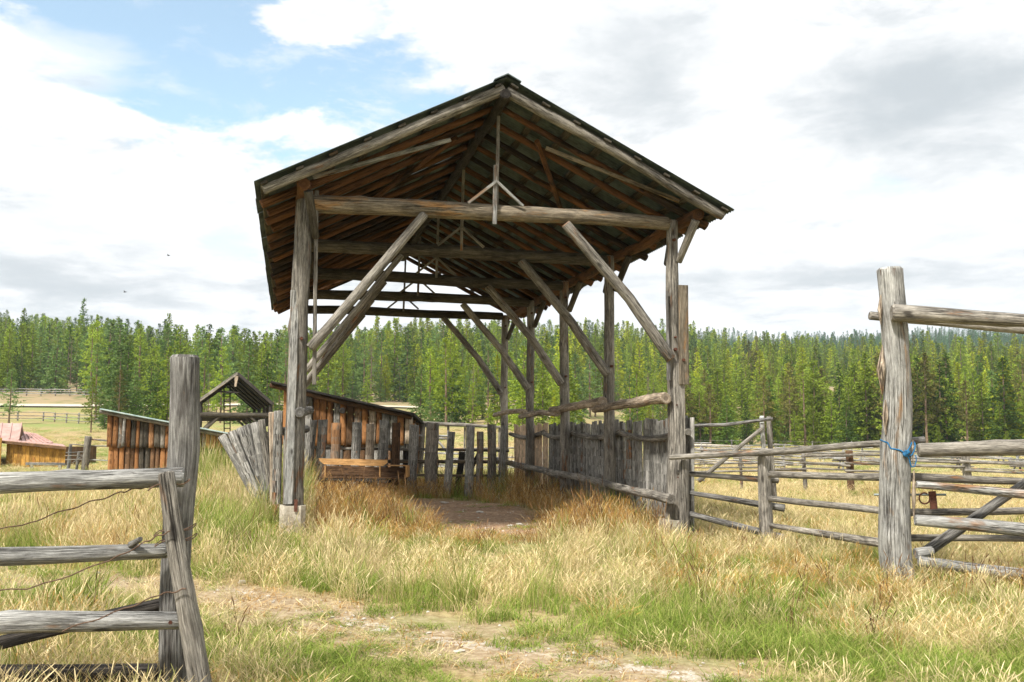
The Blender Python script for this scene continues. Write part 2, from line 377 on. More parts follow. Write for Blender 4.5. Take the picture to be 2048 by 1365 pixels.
def hz(x, y):
    x = np.asarray(x, float); y = np.asarray(y, float)
    yy = np.clip(y, 0, 2599)
    ye = np.maximum(yy, 14.0)
    p = np.clip(1024+F*x/ye, -499, 2499)
    d = np.array(DEP, float); q = np.array(PXC, float)
    i = np.clip(np.searchsorted(d, yy, side='right')-1, 0, len(d)-2); t = (yy-d[i])/(d[i+1]-d[i])
    j = np.clip(np.searchsorted(q, p, side='right')-1, 0, len(q)-2); u = (p-q[j])/(q[j+1]-q[j]); u = u*u*(3-2*u)
    z = (ZT[j, i]*(1-t)+ZT[j, i+1]*t)*(1-u)+(ZT[j+1, i]*(1-t)+ZT[j+1, i+1]*t)*u
    a = np.clip((yy-120)/250, 0, 1)
    z = z + a*((2.6+2.4*np.clip((yy-200)/200, 0, 1))*np.sin(x*.026+1.3)*np.cos(yy*.017+x*.006)+1.2*np.sin(x*.055+yy*.03))
    b = np.clip(1-yy/60, 0, 1)
    z = z + b*(.022*np.sin(x*1.9+.4*yy)*np.sin(yy*1.3+.7)+.012*np.sin(x*4.7-yy*2.1)*np.cos(yy*3.9+x))
    return z
def hzf(x, y): return float(hz(x, y))
def gnd(px, Y, dz=0.0):
    """ground point seen in column px at distance Y"""
    x = (px-1024)/F*Y
    return Vector((x, Y, hzf(x, Y)+dz))
def lower(p, dz): return Vector((p[0], p[1], p[2]-dz))

YAW = .2184; ax = Vector((-math.sin(YAW), math.cos(YAW), 0)); ar = Vector((math.cos(YAW), math.sin(YAW), 0))
L0 = Vector((-2.8864, 13.562, 0)); WD = 5.4; BAY = 2.987
def S(u, s_, z): return L0+ar*u+ax*s_+Vector((0, 0, z))

def seg_dist(x, y, pl):
    d = np.full(np.shape(x), 1e9)
    for (a, b) in zip(pl[:-1], pl[1:]):
        ax_, ay = a; bx, by = b; vx, vy = bx-ax_, by-ay
        t = np.clip(((x-ax_)*vx+(y-ay)*vy)/(vx*vx+vy*vy), 0, 1)
        d = np.minimum(d, np.hypot(x-ax_-t*vx, y-ay-t*vy))
    return d
TRACK = [(-16, 12.6), (-5.2, 10.3), (-3, 9.3), (-.1, 7.4), (1.25, 6.4), (3.5, 4.4), (5, 0)]
GRAVEL = [(-2.6, 9.6), (-1.6, 8.6), (-.5, 7.7), (.7, 6.9), (1.9, 6.2)]
def soilf(x, y):
    dx = np.asarray(x)-L0.x; dy = np.asarray(y)-L0.y
    u = dx*ar.x+dy*ar.y; q = dx*ax.x+dy*ax.y
    e = np.hypot((u-2.95)/1.6, (q-4.0)/4.2)
    return np.clip(1.5-e*1.25, 0, 1)
_rs = np.random.RandomState(5)
_ph = _rs.rand(40, 4)
def fbm(x, y, sc_=1.0, k0=0):
    r = 0; amp = 1; tot = 0
    for k in range(7):
        a = _ph[(k+k0) % 40]; f = sc_*1.75**k
        r = r+amp*np.sin((x*math.cos(a[0]*6.28)+y*math.sin(a[0]*6.28))*f+a[1]*6.28+1.3*np.sin((x*math.sin(a[2]*6.28)-y*math.cos(a[2]*6.28))*f*.7+a[3]*6.28))
        tot += amp; amp *= .72
    return r/tot*1.8     # roughly -1..1
def trackf(x, y): return np.clip(1.5-seg_dist(x, y, TRACK)/.72, 0, 1)*np.clip(1.15-.35*np.clip(x, 0, 2), .3, 1)

def make_ground():
    nx, ny = 520, 620
    a = np.linspace(-1, 1, nx); xs = 10*np.sinh(a*6.0)/math.sinh(6.0)*140*.9+a*9
    b = np.linspace(0, 1, ny); ys = 1.2+b*26+ (np.exp(b*7.2)-1)/(math.exp(7.2)-1)*2550
    ys = np.concatenate([np.linspace(-60, 1.0, 24), ys]); ny = len(ys)
    X, Y = np.meshgrid(xs, ys); Z = hz(X, Y)
    V = np.stack([X, Y, Z], -1).reshape(-1, 3)
    i = np.arange(nx*ny).reshape(ny, nx)
    Fc = np.stack([i[:-1, :-1], i[:-1, 1:], i[1:, 1:], i[1:, :-1]], -1).reshape(-1, 4)
    me = bpy.data.meshes.new('ground'); me.vertices.add(len(V)); me.vertices.foreach_set('co', V.astype(np.float32).ravel())
    me.loops.add(Fc.size); me.loops.foreach_set('vertex_index', Fc.astype(np.int32).ravel())
    me.polygons.add(len(Fc)); me.polygons.foreach_set('loop_start', np.arange(0, Fc.size, 4, dtype=np.int32))
    me.update(); me.polygons.foreach_set('use_smooth', [True]*len(Fc))
    for nm, val in (('soil', soilf(V[:, 0], V[:, 1])), ('track', trackf(V[:, 0], V[:, 1])), ('gravel', np.clip(1-seg_dist(V[:, 0], V[:, 1], GRAVEL)/.26, 0, 1))):
        at_ = me.attributes.new(nm, 'FLOAT', 'POINT'); at_.data.foreach_set('value', val.astype(np.float32))
    m, T = new_mat('pasture_ground')
    pos = T.n('ShaderNodeNewGeometry').outputs['Position']
    n1 = T.noise(pos, .06, 6, .6); n2 = T.noise(pos, .8, 7, .65); n3 = T.noise(pos, 14, 5, .7); n4 = T.noise(pos, 55, 3, .7)
    dry = T.mix(T.ss(n3, .3, .7), (.25, .18, .085), (.48, .37, .20))
    grn = T.mix(T.ss(n3, .3, .7), (.15, .19, .055), (.33, .35, .12))
    cc = T.mix(T.ss(T.math('ADD', T.math('MULTIPLY', n1, .6), T.math('MULTIPLY', n2, .4)), .46, .58), dry, grn)
    sp = T.n('ShaderNodeSeparateXYZ', i={0: pos})
    shrub = T.ss(T.noise(pos, .35, 5, .6), .5, .66)
    hill = T.mix(shrub, (.33, .25, .15), (.13, .16, .055))
    cc = T.mix(T.ss(sp.outputs[2], 4.5, 8.5), cc, hill)
    so_ = T.n('ShaderNodeAttribute', attribute_name='soil').outputs['Fac']; tr_ = T.n('ShaderNodeAttribute', attribute_name='track').outputs['Fac']; gv = T.n('ShaderNodeAttribute', attribute_name='gravel').outputs['Fac']
    soil = T.mix(T.ss(n3, .35, .7), (.27, .16, .095), (.54, .39, .26))
    cc = T.mix(T.ss(T.math('ADD', so_, T.math('MULTIPLY', T.math('SUBTRACT', n2, .5), .9)), .25, .6), cc, soil)
    dirt = T.mix(T.ss(n3, .3, .72), (.27, .19, .11), (.50, .40, .27))
    dirt = T.mix(T.math('MULTIPLY', T.ss(n2, .5, .7), .6), dirt, (.26, .27, .10))
    cc = T.mix(T.ss(T.math('ADD', tr_, T.math('MULTIPLY', T.math('SUBTRACT', n2, .5), .7)), .3, .8), cc, dirt)
    gm = T.ss(T.math('ADD', gv, T.math('MULTIPLY', T.math('SUBTRACT', n3, .5), 2.2)), .55, .85)
    gm = T.math('MULTIPLY', gm, T.ss(n2, .42, .55))
    cc = T.mix(gm, cc, T.mix(T.ss(n4, .35, .7), (.40, .35, .28), (.68, .62, .54)))
    finish(m, T, cc, .95, T.math('ADD', n3, T.math('MULTIPLY', n4, .5)), .8, .03, .1)
    me.materials.append(m)
    o = bpy.data.objects.new('ground', me); col.objects.link(o); tag(o, kind='structure')
make_ground()
ROADPL = [(gnd(p, Y).x, Y) for p, Y in ((-450, 150), (-100, 148), (200, 146), (420, 150), (700, 160), (900, 166), (1080, 158), (1250, 135), (1400, 120), (1470, 112))]
def make_road():
    mb = MB(); pl = []
    for (a, b) in zip(ROADPL[:-1], ROADPL[1:]):
        for k in range(12): t = k/12; pl.append((a[0]+(b[0]-a[0])*t, a[1]+(b[1]-a[1])*t))
    for k, (x, y) in enumerate(pl):
        n = Vector((0, 1, 0))
        for t in (-2.6, -1.2, 0, 1.2, 2.6):
            yy = y+t; mb.v.append(Vector((x, yy, hzf(x, yy)+.22+.05*(2.6-abs(t)))))
    for k in range(len(pl)-1):
        for j in range(4):
            a = k*5+j; mb.f.append((a, a+5, a+6, a+1)); mb.sm.append(True); mb.uv += [(0, 0)]*4
    tag(mb.build('road', m_road), kind='structure')
make_road()

# ---------------------------------------------------------------- the open timber shed
shed = empty('pole_barn', S(WD/2, 0, .2), 'tall open pole barn of grey logs with a corrugated gable roof and no walls', 'barn')
EAVE_Z, APEX_Z, OF, OB, EO = 4.90, 6.58, .76, .56, .636
HALF = WD/2+EO; SL = (APEX_Z-EAVE_Z)/HALF
def roofz(u): return APEX_Z-abs(u-WD/2)*SL
postz = [4.95, 4.9, 4.9, 4.9, 4.9]
for i in range(5):
    for side in (0, 1):
        u = 0 if side == 0 else WD
        base = S(u, i*BAY, 0); g = hzf(base.x, base.y)
        r0 = (.125 if side == 0 else .108); r1 = r0*.82
        if i == 0 and side == 0: r0 = .14; r1 = .115
        fz = {(0, 0): .70, (0, 1): .44}.get((i, side), g+.17)
        top = roofz(u)-.36
        lean = ar*(-.06 if (i == 0 and side == 0) else random.Random(i*2+side).uniform(-.03, .03))
        p = LOG('post', m_grey, shed, [S(u, i*BAY, fz)+lean, S(u, i*BAY, top)], [r0, r1], seed=10+i*2+side, ns=16, wob=.05)
        fw = .34 if side == 0 else .36
        mbf = MB().box(S(u, i*BAY, (fz-.004+g-.3)/2)+lean, fw, fw, fz-.004-(g-.3), YAW)
        mbf.build('footing', m_conc, shed)
# tie beams, knee braces, king posts
tz = [4.84, 4.80, 4.80, 4.84, 4.86]
for i in range(5):
    z = tz[i]; mt = m_beam if i == 0 else m_dbeam
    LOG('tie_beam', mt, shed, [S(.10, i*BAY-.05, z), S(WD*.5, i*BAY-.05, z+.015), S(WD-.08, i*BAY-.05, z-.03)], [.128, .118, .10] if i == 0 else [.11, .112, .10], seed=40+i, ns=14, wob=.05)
    mk = m_grey
    LOG('knee_brace', mk, shed, [S(.12, i*BAY-.16+.02*i, z-2.02-(.0, .08, .12, .1, .1)[i]), S(1.66, i*BAY-.10, z-.10)], [.072, .062] if i == 0 else [.055, .05], seed=50+i, wob=.05)
    LOG('knee_brace', mk, shed, [S(WD-1.66, i*BAY-.10, z-.12), S(WD-.7, i*BAY-.10, z-1.18), S(WD-.10, i*BAY-.14, z-2.06)], [.075, .08, .085], seed=60+i, wob=.05)
    kx = WD/2
    MB().board(S(kx-.02, i*BAY-.17, z+.02), S(kx+.02, i*BAY-.1, roofz(kx)-.32), ar, .05, .03, seed=i).build('king_post', m_grey, shed)
    if i == 0: MB().board(S(kx-.045, i*BAY-.20, z-.20), S(kx-.045, i*BAY-.20, z+.66), ar, .06, .03, seed=i+9).build('splice_board', m_light if i == 0 else m_grey, shed)
    for sg in (-1, 1):
        MB().board(S(kx-.03, i*BAY-.23, z+.42), S(kx-.03+sg*.40, i*BAY-.18, z+.09), (0, 0, 1), .042, .03, seed=i+20+sg).build('strut', m_light if i == 0 else m_grey, shed)
for i in range(5):
    for (u, dz, dy) in ((WD, -1.92, -.2), (WD, -.28, -.2), (.0, -1.9, -.22)):
        LOG('bolt', m_rust, shed, [S(u+.0, i*BAY+dy*.5, tz[i]+dz), S(u+.0, i*BAY+dy*.5-.055, tz[i]+dz)], [.026, .022], seed=i, ns=8, bump=0)
# plates and their braces
for u, nm in ((-.02, 'l'), (WD+.24, 'r')):
    LOG('plate_log', m_raft, shed, [S(u, -.50, roofz(u)-.21), S(u, 6, roofz(u)-.19), S(u, 4*BAY+.45, roofz(u)-.21)], [.088, .095, .085], seed=70 if nm == 'l' else 71, ns=14)
    for i in range(5):
        z = roofz(u)-.24
        uu = u+(.06 if nm == 'l' else -.03)
        ub = (.16 if nm == 'l' else WD+.08)
        LOG('plate_brace', m_dbeam if (i or nm == 'l') else m_grey, shed, [S(ub if nm == 'l' else ub, i*BAY-.10, z-.62), S(uu, i*BAY-.46, z-.07)], [.055, .06], seed=75+i)
        if nm == 'r': LOG('plate_brace', m_dbeam, shed, [S(ub-.1, i*BAY+.12, z-.62), S(uu, i*BAY+.5, z-.07)], [.05, .055], seed=85+i)
# ridge pole, rake poles, rafters, battens
LOG('ridge_pole', m_dark, shed, [S(WD/2, -OF+.02, APEX_Z-.21), S(WD/2, 4*BAY+OB-.05, APEX_Z-.21)], [.075, .08], seed=90)
for sg in (-1, 1):
    def RP(d, s_, dz): # point on slope, d = plan distance from the ridge
        return S(WD/2+sg*d, s_, APEX_Z-d*SL-dz)
    LOG('rake_pole', m_grey, shed, [RP(.03, -OF+.09, .115), RP(HALF-.10, -OF+.09, .115)], [.076, .066], seed=92+sg, ns=14)
    nr = 21; ln = 4*BAY+OF+OB
    for k in range(1, nr):
        sp = -OF+.12+k*(ln-.3)/(nr-1)+random.Random(k*3+sg).uniform(-.06, .06)
        rr = random.Random(k+sg*50)
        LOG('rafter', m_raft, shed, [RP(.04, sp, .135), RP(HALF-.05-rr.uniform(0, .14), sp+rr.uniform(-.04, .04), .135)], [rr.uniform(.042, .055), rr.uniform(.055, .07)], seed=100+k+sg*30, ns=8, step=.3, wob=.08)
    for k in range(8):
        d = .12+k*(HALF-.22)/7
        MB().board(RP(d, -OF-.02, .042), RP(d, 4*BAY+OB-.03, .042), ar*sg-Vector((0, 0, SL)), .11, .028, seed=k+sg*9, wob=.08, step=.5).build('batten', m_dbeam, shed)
    # corrugated sheets laid side by side down the slope
    npan = 14; wpan = ln/npan
    for k in range(npan):
        rr = random.Random(200+k+sg*17)
        s0 = -OF-.05+k*(ln+.1)/npan; s1 = s0+(ln+.1)/npan-(.012 if rr.random() < .6 else -.02)-(.035 if k in (1, 3, 5, 8, 11) else 0); lift = .004*(k % 2)+rr.uniform(0, .006)
        mb = MB(); cols = 44; ds = [-.01, .8, 1.6, 2.4, HALF+.03+rr.uniform(-.006, .006)]
        for lay in (0, 1):
            for d in ds:
                for q in range(cols+1):
                    t = q/cols; wv = .011*math.sin(t*2*math.pi*11)
                    mb.v.append(RP(d, s0+(s1-s0)*t, -(wv+lift+.012-lay*.004)))
        n1 = (cols+1)*len(ds)
        for lay in (0, 1):
            for a in range(len(ds)-1):
                for q in range(cols):
                    i0 = lay*n1+a*(cols+1)+q; f_ = (i0, i0+1, i0+cols+2, i0+cols+1)
                    mb.f.append(f_ if lay == 0 else f_[::-1]); mb.sm.append(True); mb.uv += [(0, 0)]*4
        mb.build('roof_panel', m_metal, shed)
    # bracing boards and pole under the slope
cap = MB(); 
for sp in (-OF-.07, 4*BAY+OB+.07):
    for (du, dz) in ((-.19, -.052), (0, .046), (.19, -.052), (.19, -.066), (0, .03), (-.19, -.066)):
        cap.v.append(S(WD/2+du, sp, APEX_Z+dz+.01))
for k in range(6):
    a, b = k, (k+1) % 6; cap.f.append((a, b, b+6, a+6)); cap.sm.append(False); cap.uv += [(0, 0)]*4
for f_ in ((0, 5, 4, 1), (1, 4, 3, 2), (6, 7, 10, 11), (7, 8, 9, 10)): cap.f.append(f_); cap.sm.append(False); cap.uv += [(0, 0)]*4
cap.build('ridge_cap', m_metal, shed)
MB().board(S(.10, -.22, 5.16), S(2.02, -.10, 5.86), (0, 0, 1), .06, .03, seed=3).build('brace_board', m_light, shed)
MB().board(S(WD+.05, -.22, 5.13), S(WD-1.95, -.02, 5.86), (0, 0, 1), .06, .03, seed=4).build('brace_board', m_beam, shed)
LOG('wind_brace', m_raft, shed, [S(3.35, .15, roofz(3.35)-.25), S(4.5, 2.7, roofz(4.5)-.25)], [.04, .045], seed=131)
LOG('wind_brace', m_raft, shed, [S(2.2, .5, roofz(2.2)-.25), S(.9, 2.9, roofz(.9)-.25)], [.04, .045], seed=132)
# boards nailed to the front posts
def zat(px, py, Y): return at(px, py, Y).z
MB().board(S(.185, -.06, zat(628, 770, 13.6)), S(.155, -.06, zat(628, 385, 13.6)), ar, .055, .09, seed=5, wob=.02).build('side_board', m_grey, shed)
MB().board(S(WD-.115, -.13, zat(1328, 762, 14.7)), S(WD-.125, -.13, zat(1328, 585, 14.7)), ar, .06, .04, seed=6, wob=.03, taper=.4).build('side_board', m_dkpost, shed)
pb = MB().board(S(WD+.115, -.16, zat(1352, 770, 14.7)), S(WD+.115, -.16, zat(1352, 573, 14.7)), ar, .15, .05, seed=7, wob=.01).build('side_board', m_beam, shed)
LOG('bolt', m_rust, pb, [S(WD+.10, -.175, zat(1350, 722, 14.7)), S(WD+.10, -.21, zat(1350, 722, 14.7))], [.024, .022], seed=1, ns=8)
MB().board(S(-.02, -.19, .62), S(-.02, -.17, .78), ar, .045, .012, seed=2).build('iron_strap', m_rust, shed)
MB().board(S(WD+.05, -.145, .45), S(WD+.05, -.118, 2.72), ar, .17, .05, seed=17, wob=.02).build('side_board', m_grey, shed)
MB().board(S(-.12, -.15, .72), S(-.10, -.10, 3.6), ar, .11, .05, seed=18, wob=.05).build('side_board', m_light, shed)
for z in (1.05, 2.1, 3.1): LOG('bolt', m_rust, shed, [S(WD, -.10, z), S(WD, -.165, z)], [.014, .012], seed=2, ns=6)

# slab walls between the right-hand posts
walls = [('grey slab wall panel in the nearest right bay of the pole barn, beside the front right post', m_slabg, 11),
         ('grey slab wall panel in the second right bay of the pole barn, with a bowed upper rail', m_slabg, 11),
         ('dark grey slab wall panel in the third right bay, right of the fresh orange slabs', m_slabg, 9),
         ('fresh pale orange slab wall panel at the far end of the pole barn right side', m_fresh, 10)]
for i, (lb, mt, n) in enumerate(walls):
    e = empty('slab_wall', S(WD+.3, (i+.5)*BAY, hzf(*S(WD+.3, (i+.5)*BAY, 0)[:2])), lb, 'wall', 'slab wall panels along the right side of the pole barn')
    s0 = i*BAY-.05; s1 = (i+1)*BAY-.1
    if i == 3: s0 = i*BAY-.5
    if i == 2: s1 = s1-.5
    rr = random.Random(i+7)
    for k in range(n*2):
        t = (k+.5)/(n*2); sp = s0+(s1-s0)*t
        g = S(WD+.30, sp, 0); gz = hzf(g.x, g.y)
        w = (s1-s0)/(n*2)*rr.uniform(.82, 1.0)
        p0 = S(WD+.30+rr.uniform(-.02, .02), sp, gz-.08); p1 = S(WD+.30+rr.uniform(-.03, .03), sp+rr.uniform(-.02, .02), 1.92+rr.uniform(-.04, .04)+(.02 if i == 3 else 0))
        MB().slab(p0, p1, -ax, w, .045, seed=300+i*40+k).build('slab', mt if i != 3 or k > 3 else m_fresh, e)
    for (z0, bd, nm, mm) in ((1.72, -.10, 'rail', m_grey), (.48, -.10, 'rail', m_dkpost)):
        LOG(nm, mm, e, [S(WD+.17, s0-.1, z0+.02*(i-1)), S(WD+.17, s1+.1, z0)], [.055, .05], seed=340+i*3+int(z0), bend=bd)
    LOG('rail', m_grey, e, [S(WD-.16, i*BAY-.30, .76+.05*i), S(WD-.16, (i+1)*BAY+.25, .84+.07*i)], [.075, .06], seed=350+i, ns=12)
    zb = [zat(1335, 798, 14.9), zat(1213, 803, 17.5), zat(1122, 827, 20.4), zat(1062, 824, 23.4)][i]
    ze = [zat(1198, 818, 17.7), zat(1113, 820, 20.4), zat(1047, 833, 23.4), zat(996, 830, 26)][i]
    LOG('bark_rail', m_bark, e, [S(WD-.17, i*BAY-.12, zb), S(WD-.17, (i+1)*BAY+.35, ze)], [.085, .07] if i < 2 else [.06, .06], seed=360+i, wob=.12, bend=.05 if i > 1 else 0)

# ---------------------------------------------------------------- slab picket fence across the shed
pf = empty('slab_fence', gnd(820, 23.2), 'gapped picket fence of grey and brown log slabs across the back of the pole barn', 'fence')
PK = [(624, 20, 840, 612, m_slabg), (646, 17, 840, 643, m_slabg), (673, 17, 846, 672, m_slab), (714, 16, 845, 713, m_slabg), (741, 15, 849, 741, m_bark), (768, 18, 842, 767, m_slabg),
      (793, 15, 846, 792, m_brown), (829, 17, 850, 825, m_slabg), (865, 23, 847, 864, m_slab), (903, 13, 864, 895, m_slabg), (941, 15, 852, 939, m_slabg), (960, 12, 864, 962, m_slab), (984, 16, 850, 985, m_slab), (1010-2, 11, 852, 1004, m_slabg)]
for k, (px, wp, ty, bx, mt) in enumerate(PK):
    Y = 22.9; b = gnd(bx, Y, -.15); t = at(px, ty, Y)
    MB().slab(b, t, (1, 0, 0), wp*1.18*Y/F, .09, seed=400+k, wob=.07).build('slab', mt, pf)
for (x0, y0, x1, y1, mm, rr) in ((600, 896, 1018, 902, m_grey, 5), (605, 922, 1025, 925, m_beam, 6.5), (812, 951, 1015, 952, m_beam, 4.5), (770, 975, 890, 975, m_grey, 5)):
    LOG('rail', mm, pf, [at(x0, y0, 23.06), at((x0+x1)/2, (y0+y1)/2, 23.06), at(x1, y1, 23.06)], [pix(rr*2, 23)*.55]*3, seed=430+y0)
for (x0, ty, wp, bx, Y) in ((812, 897, 13, 813, 23.35), (925, 904, 14, 915, 23.5)):
    MB().slab(gnd(bx, Y, -.1), at(x0, ty, Y), (1, 0, 0), wp*Y/F, .06, seed=440+x0).build('slab', m_dark, pf)
LOG('prop_pole', m_dark, pf, [at(935, 955, 23.5), at(962, 900, 23.5)], [.05, .05], seed=9)

# trough with a new board, and the log stand under it
tr = empty('feed_trough', gnd(728, 22.1, .0), 'wooden feed trough with a new orange front board in front of the slab fence', 'trough')
Y = 22.0
def A(px, py, dy=0): return at(px, py, Y+dy)
mb = MB(); pts = [(637, 917), (775, 920), (775, 926), (766, 933), (648, 929), (640, 923)]
for dy in (0, .035):
    for (a, b) in pts: mb.v.append(A(a, b, dy))
n = 6
mb.f = [tuple(range(n-1, -1, -1)), tuple(range(n, 2*n))]+[(k, (k+1) % n, (k+1) % n+n, k+n) for k in range(n)]
for f_ in mb.f:
    mb.sm.append(False)
    for i_ in f_: mb.uv.append(((mb.v[i_]-mb.v[0]).z, (mb.v[i_]-mb.v[0]).x))
mb.build('front_board', m_board, tr)
MB().board(A(644, 943, .32), A(815, 946, .32), (0, 0, 1), .25, .03, seed=4).build('back_board', m_brown, tr)
MB().board(A(644, 955, .16), A(815, 956, .16), (0, 1, 0), .34, .03, seed=4).build('bottom_board', m_brown, tr)
MB().board(A(775, 931, .2), A(818, 932, .2), (0, 1, 0), .3, .02, seed=4).build('lid_board', m_board, tr)
for px in (651, 760, 813):
    MB().board(A(px, 956, .05), A(px, 931, .05), (1, 0, 0), .03, .09, seed=px).build('divider', m_board, tr)
MB().board(A(817, 954, .16), A(817, 932, .16), (0, 1, 0), .3, .025, seed=8).build('end_board', m_board, tr)
st = empty('log_stand', gnd(725, 22.1), 'low dark timber stand holding up the feed trough', 'stand')
MB().board(A(640, 959.5, .1), A(705, 960, .1), (0, 1, 0), .4, .05, seed=3).build('top_plank', m_dark, st)
MB().board(A(706, 960.5, .1), A(780, 963, .1), (0, 1, 0), .45, .06, seed=5).build('top_plank', m_dark, st)
for px, mm in ((645, m_dark), (690, m_dark), (722, m_slab), (738, m_dark), (752, m_brown), (768, m_slabo)):
    g = gnd(px, Y+.1, -.1); MB().slab(g, Vector((g.x, g.y, A(px, 964.5).z)), (1, 0, 0), .15, .06, seed=px).build('leg', mm, st)

# collapsed slabs left of the barn
cf = empty('collapsed_fence', gnd(530, 15), 'collapsed fan of leaning grey slabs in tall grass left of the front barn post', 'fence')
FAN = [(444, 872, 520, 1010, 15, 15.6), (463, 864, 524, 1012, 16, 15.4), (479, 857, 529, 1014, 14, 15.5), (493, 851, 534, 1015, 15, 15.3), (509, 846, 540, 1016, 15, 15.2), (452, 880, 518, 1000, 12, 15.7), (486, 862, 531, 1010, 10, 15.7)]
for k, (tx, ty, bx, by, wp, Yd) in enumerate(FAN):
    MB().slab(at(bx, by, Yd-.2), at(tx, ty, Yd), (1, 0, 0), wp*Yd/F, .04, seed=500+k, wob=.05, taper=1.1).build('slab', m_slabg, cf)
LOG('knotty_pole', m_grey, cf, [at(545, 1010, 14.9), at(532, 900, 14.9), at(524, 841, 14.9)], [.055, .06, .05], seed=512, bump=3, wob=.12)
LOG('bark_pole', m_bark, cf, [at(548, 1040, 14.6), at(545, 826, 14.6)], [.06, .055], seed=513, bump=2, wob=.12)
MB().slab(lower(at(553, 1050, 13.9), .2), at(557, 822, 13.9), (1, 0, 0), 19*13.9/F, .05, seed=514).build('slab', m_slabg, cf)
LOG('rail', m_dkpost, cf, [at(562, 864, 14.0), at(612, 858, 14.9)], [.06, .06], seed=515)
LOG('rail', m_dkpost, cf, [at(600, 826, 13.4), at(622, 822, 14.6)], [.07, .06], seed=516)
MB().slab(lower(at(572, 1040, 14.2), .1), at(574, 870, 14.2), (1, 0, 0), .1, .05, seed=517).build('slab', m_slabg, cf)

# ---------------------------------------------------------------- right-hand pole fence
rf = empty('pole_fence', gnd(1527, 14.1), 'grey pole fence of stacked rails running from the barn corner to the big gate post', 'fence')
LOG('post', m_grey, rf, [gnd(1367, 14.3, -.3), at(1368, 915, 14.3)], [.075, .07], seed=600, ns=14)
LOG('post', m_grey, rf, [gnd(1528, 14.1, -.3), at(1527, 900, 14.1)], [.097, .092], seed=601, ns=14)
MB().slab(gnd(1366, 15.0, -.2), at(1367, 832, 15.0), (1, 0, 0), .14, .06, seed=602).build('tall_slab', m_slabg, rf)
LOG('cross_block', m_grey, rf, [at(1359, 862, 14.9), at(1378, 862, 14.9)], [.05, .05], seed=603)
Y0, Y1, Y2 = 14.2, 13.95, 12.0
def RL(x0, y0, a, x1, y1, b, w0, w1, sd_, bend=0.0, mat=m_grey, root=rf):
    LOG('rail', mat, root, [at(x0, y0, a), at((x0+x1)/2, (y0+y1)/2, (a+b)/2), at(x1, y1, b)], [pix(w0, a), pix((w0+w1)/2, (a+b)/2), pix(w1, b)], seed=sd_, ns=14, bend=bend)
RL(1339, 914, 14.2, 1527, 906, 13.95, 11, 13, 610)
RL(1521, 905, 13.93, 1768, 888, 11.9, 14, 13, 611)
RL(1356, 946, 14.35, 1556, 962, 14.2, 10, 12, 612)
RL(1541, 950, 14.0, 1770, 955, 12.0, 13, 16, 613)
RL(1378, 986, 14.35, 1568, 1016, 14.2, 9, 15, 614, mat=m_dkpost)
RL(1541, 998, 14.0, 1772, 1022, 12.0, 12, 15, 615)
RL(1378, 1027, 14.35, 1566, 1076, 14.2, 11, 15, 616, mat=m_dkpost)
RL(1543, 1052, 14.0, 1772, 1087, 12.0, 10, 19, 617)
# gate post and corral rails right of it
gp = empty('gate_post', gnd(1797, 11.5), 'tall thick pale gate post with peeling bark and a blue rope tied round it', 'post')
Yg = 11.5
LOG('log', m_post, gp, [gnd(1808, Yg, -.4), at(1800, 1120, Yg), at(1791, 800, Yg), at(1783, 640, Yg), at(1781, 541, Yg)], [.20, .178, .160, .148, .150], seed=620, ns=28, wob=.05, step=.08)
barkmb = MB()
for k, (px, y0, y1, wp) in enumerate(((1765, 690, 790, 20), (1762, 590, 650, 10), (1771, 800, 870, 12), (1812, 700, 760, 9), (1828, 940, 1040, 9), (1826, 880, 925, 4))):
    barkmb = MB().log([at(px, y1, Yg-.09), at(px-1, (y0+y1)/2, Yg-.095), at(px, y0, Yg-.08)], [.006, pix(wp, Yg), .006], seed=630+k, ns=8, wob=.3, step=.03)
    barkmb.build('bark_strip', m_bark, gp)
gf = empty('corral_rails', gnd(2000, 11.5), 'double row of grey corral rails right of the big gate post, with a diagonal pole', 'fence')
RLg = lambda *a, **k: RL(*a, root=gf, **k)
RLg(1786, 627, 11.24, 2080, 644, 11.0, 35, 26, 640)
RLg(1740, 633, 11.74, 2080, 663, 11.7, 17, 17, 641)
RLg(1838, 901, 11.25, 2090, 893, 11.0, 28, 32, 642)
RLg(1834, 970, 11.25, 2090, 991, 11.1, 15, 19, 643, mat=m_light)
RLg(1832, 1043, 11.25, 2090, 1066, 11.0, 22, 28, 644, mat=m_light)
RLg(1838, 1122, 11.25, 2090, 1156, 11.0, 20, 24, 645, mat=m_light)
RLg(1800, 884, 11.72, 1848, 880, 11.72, 13, 13, 646, mat=m_dkpost)
RLg(1800, 955, 11.72, 2090, 966, 11.9, 18, 14, 647)
RLg(1800, 1025, 11.72, 2090, 1020, 11.9, 15, 14, 648)
RLg(1800, 1077, 11.72, 2090, 1078, 11.9, 14, 13, 649)
RLg(1832, 1108, 11.4, 1862, 1102, 11.42, 22, 20, 650, mat=m_light)
RLg(1845, 1108, 11.5, 2100, 930, 11.45, 22, 18, 651, mat=m_dkpost)
LOG('post', m_grey, gf, [gnd(2105, 11.35, -.3), at(2105, 600, 11.35)], [.1, .09], seed=652)
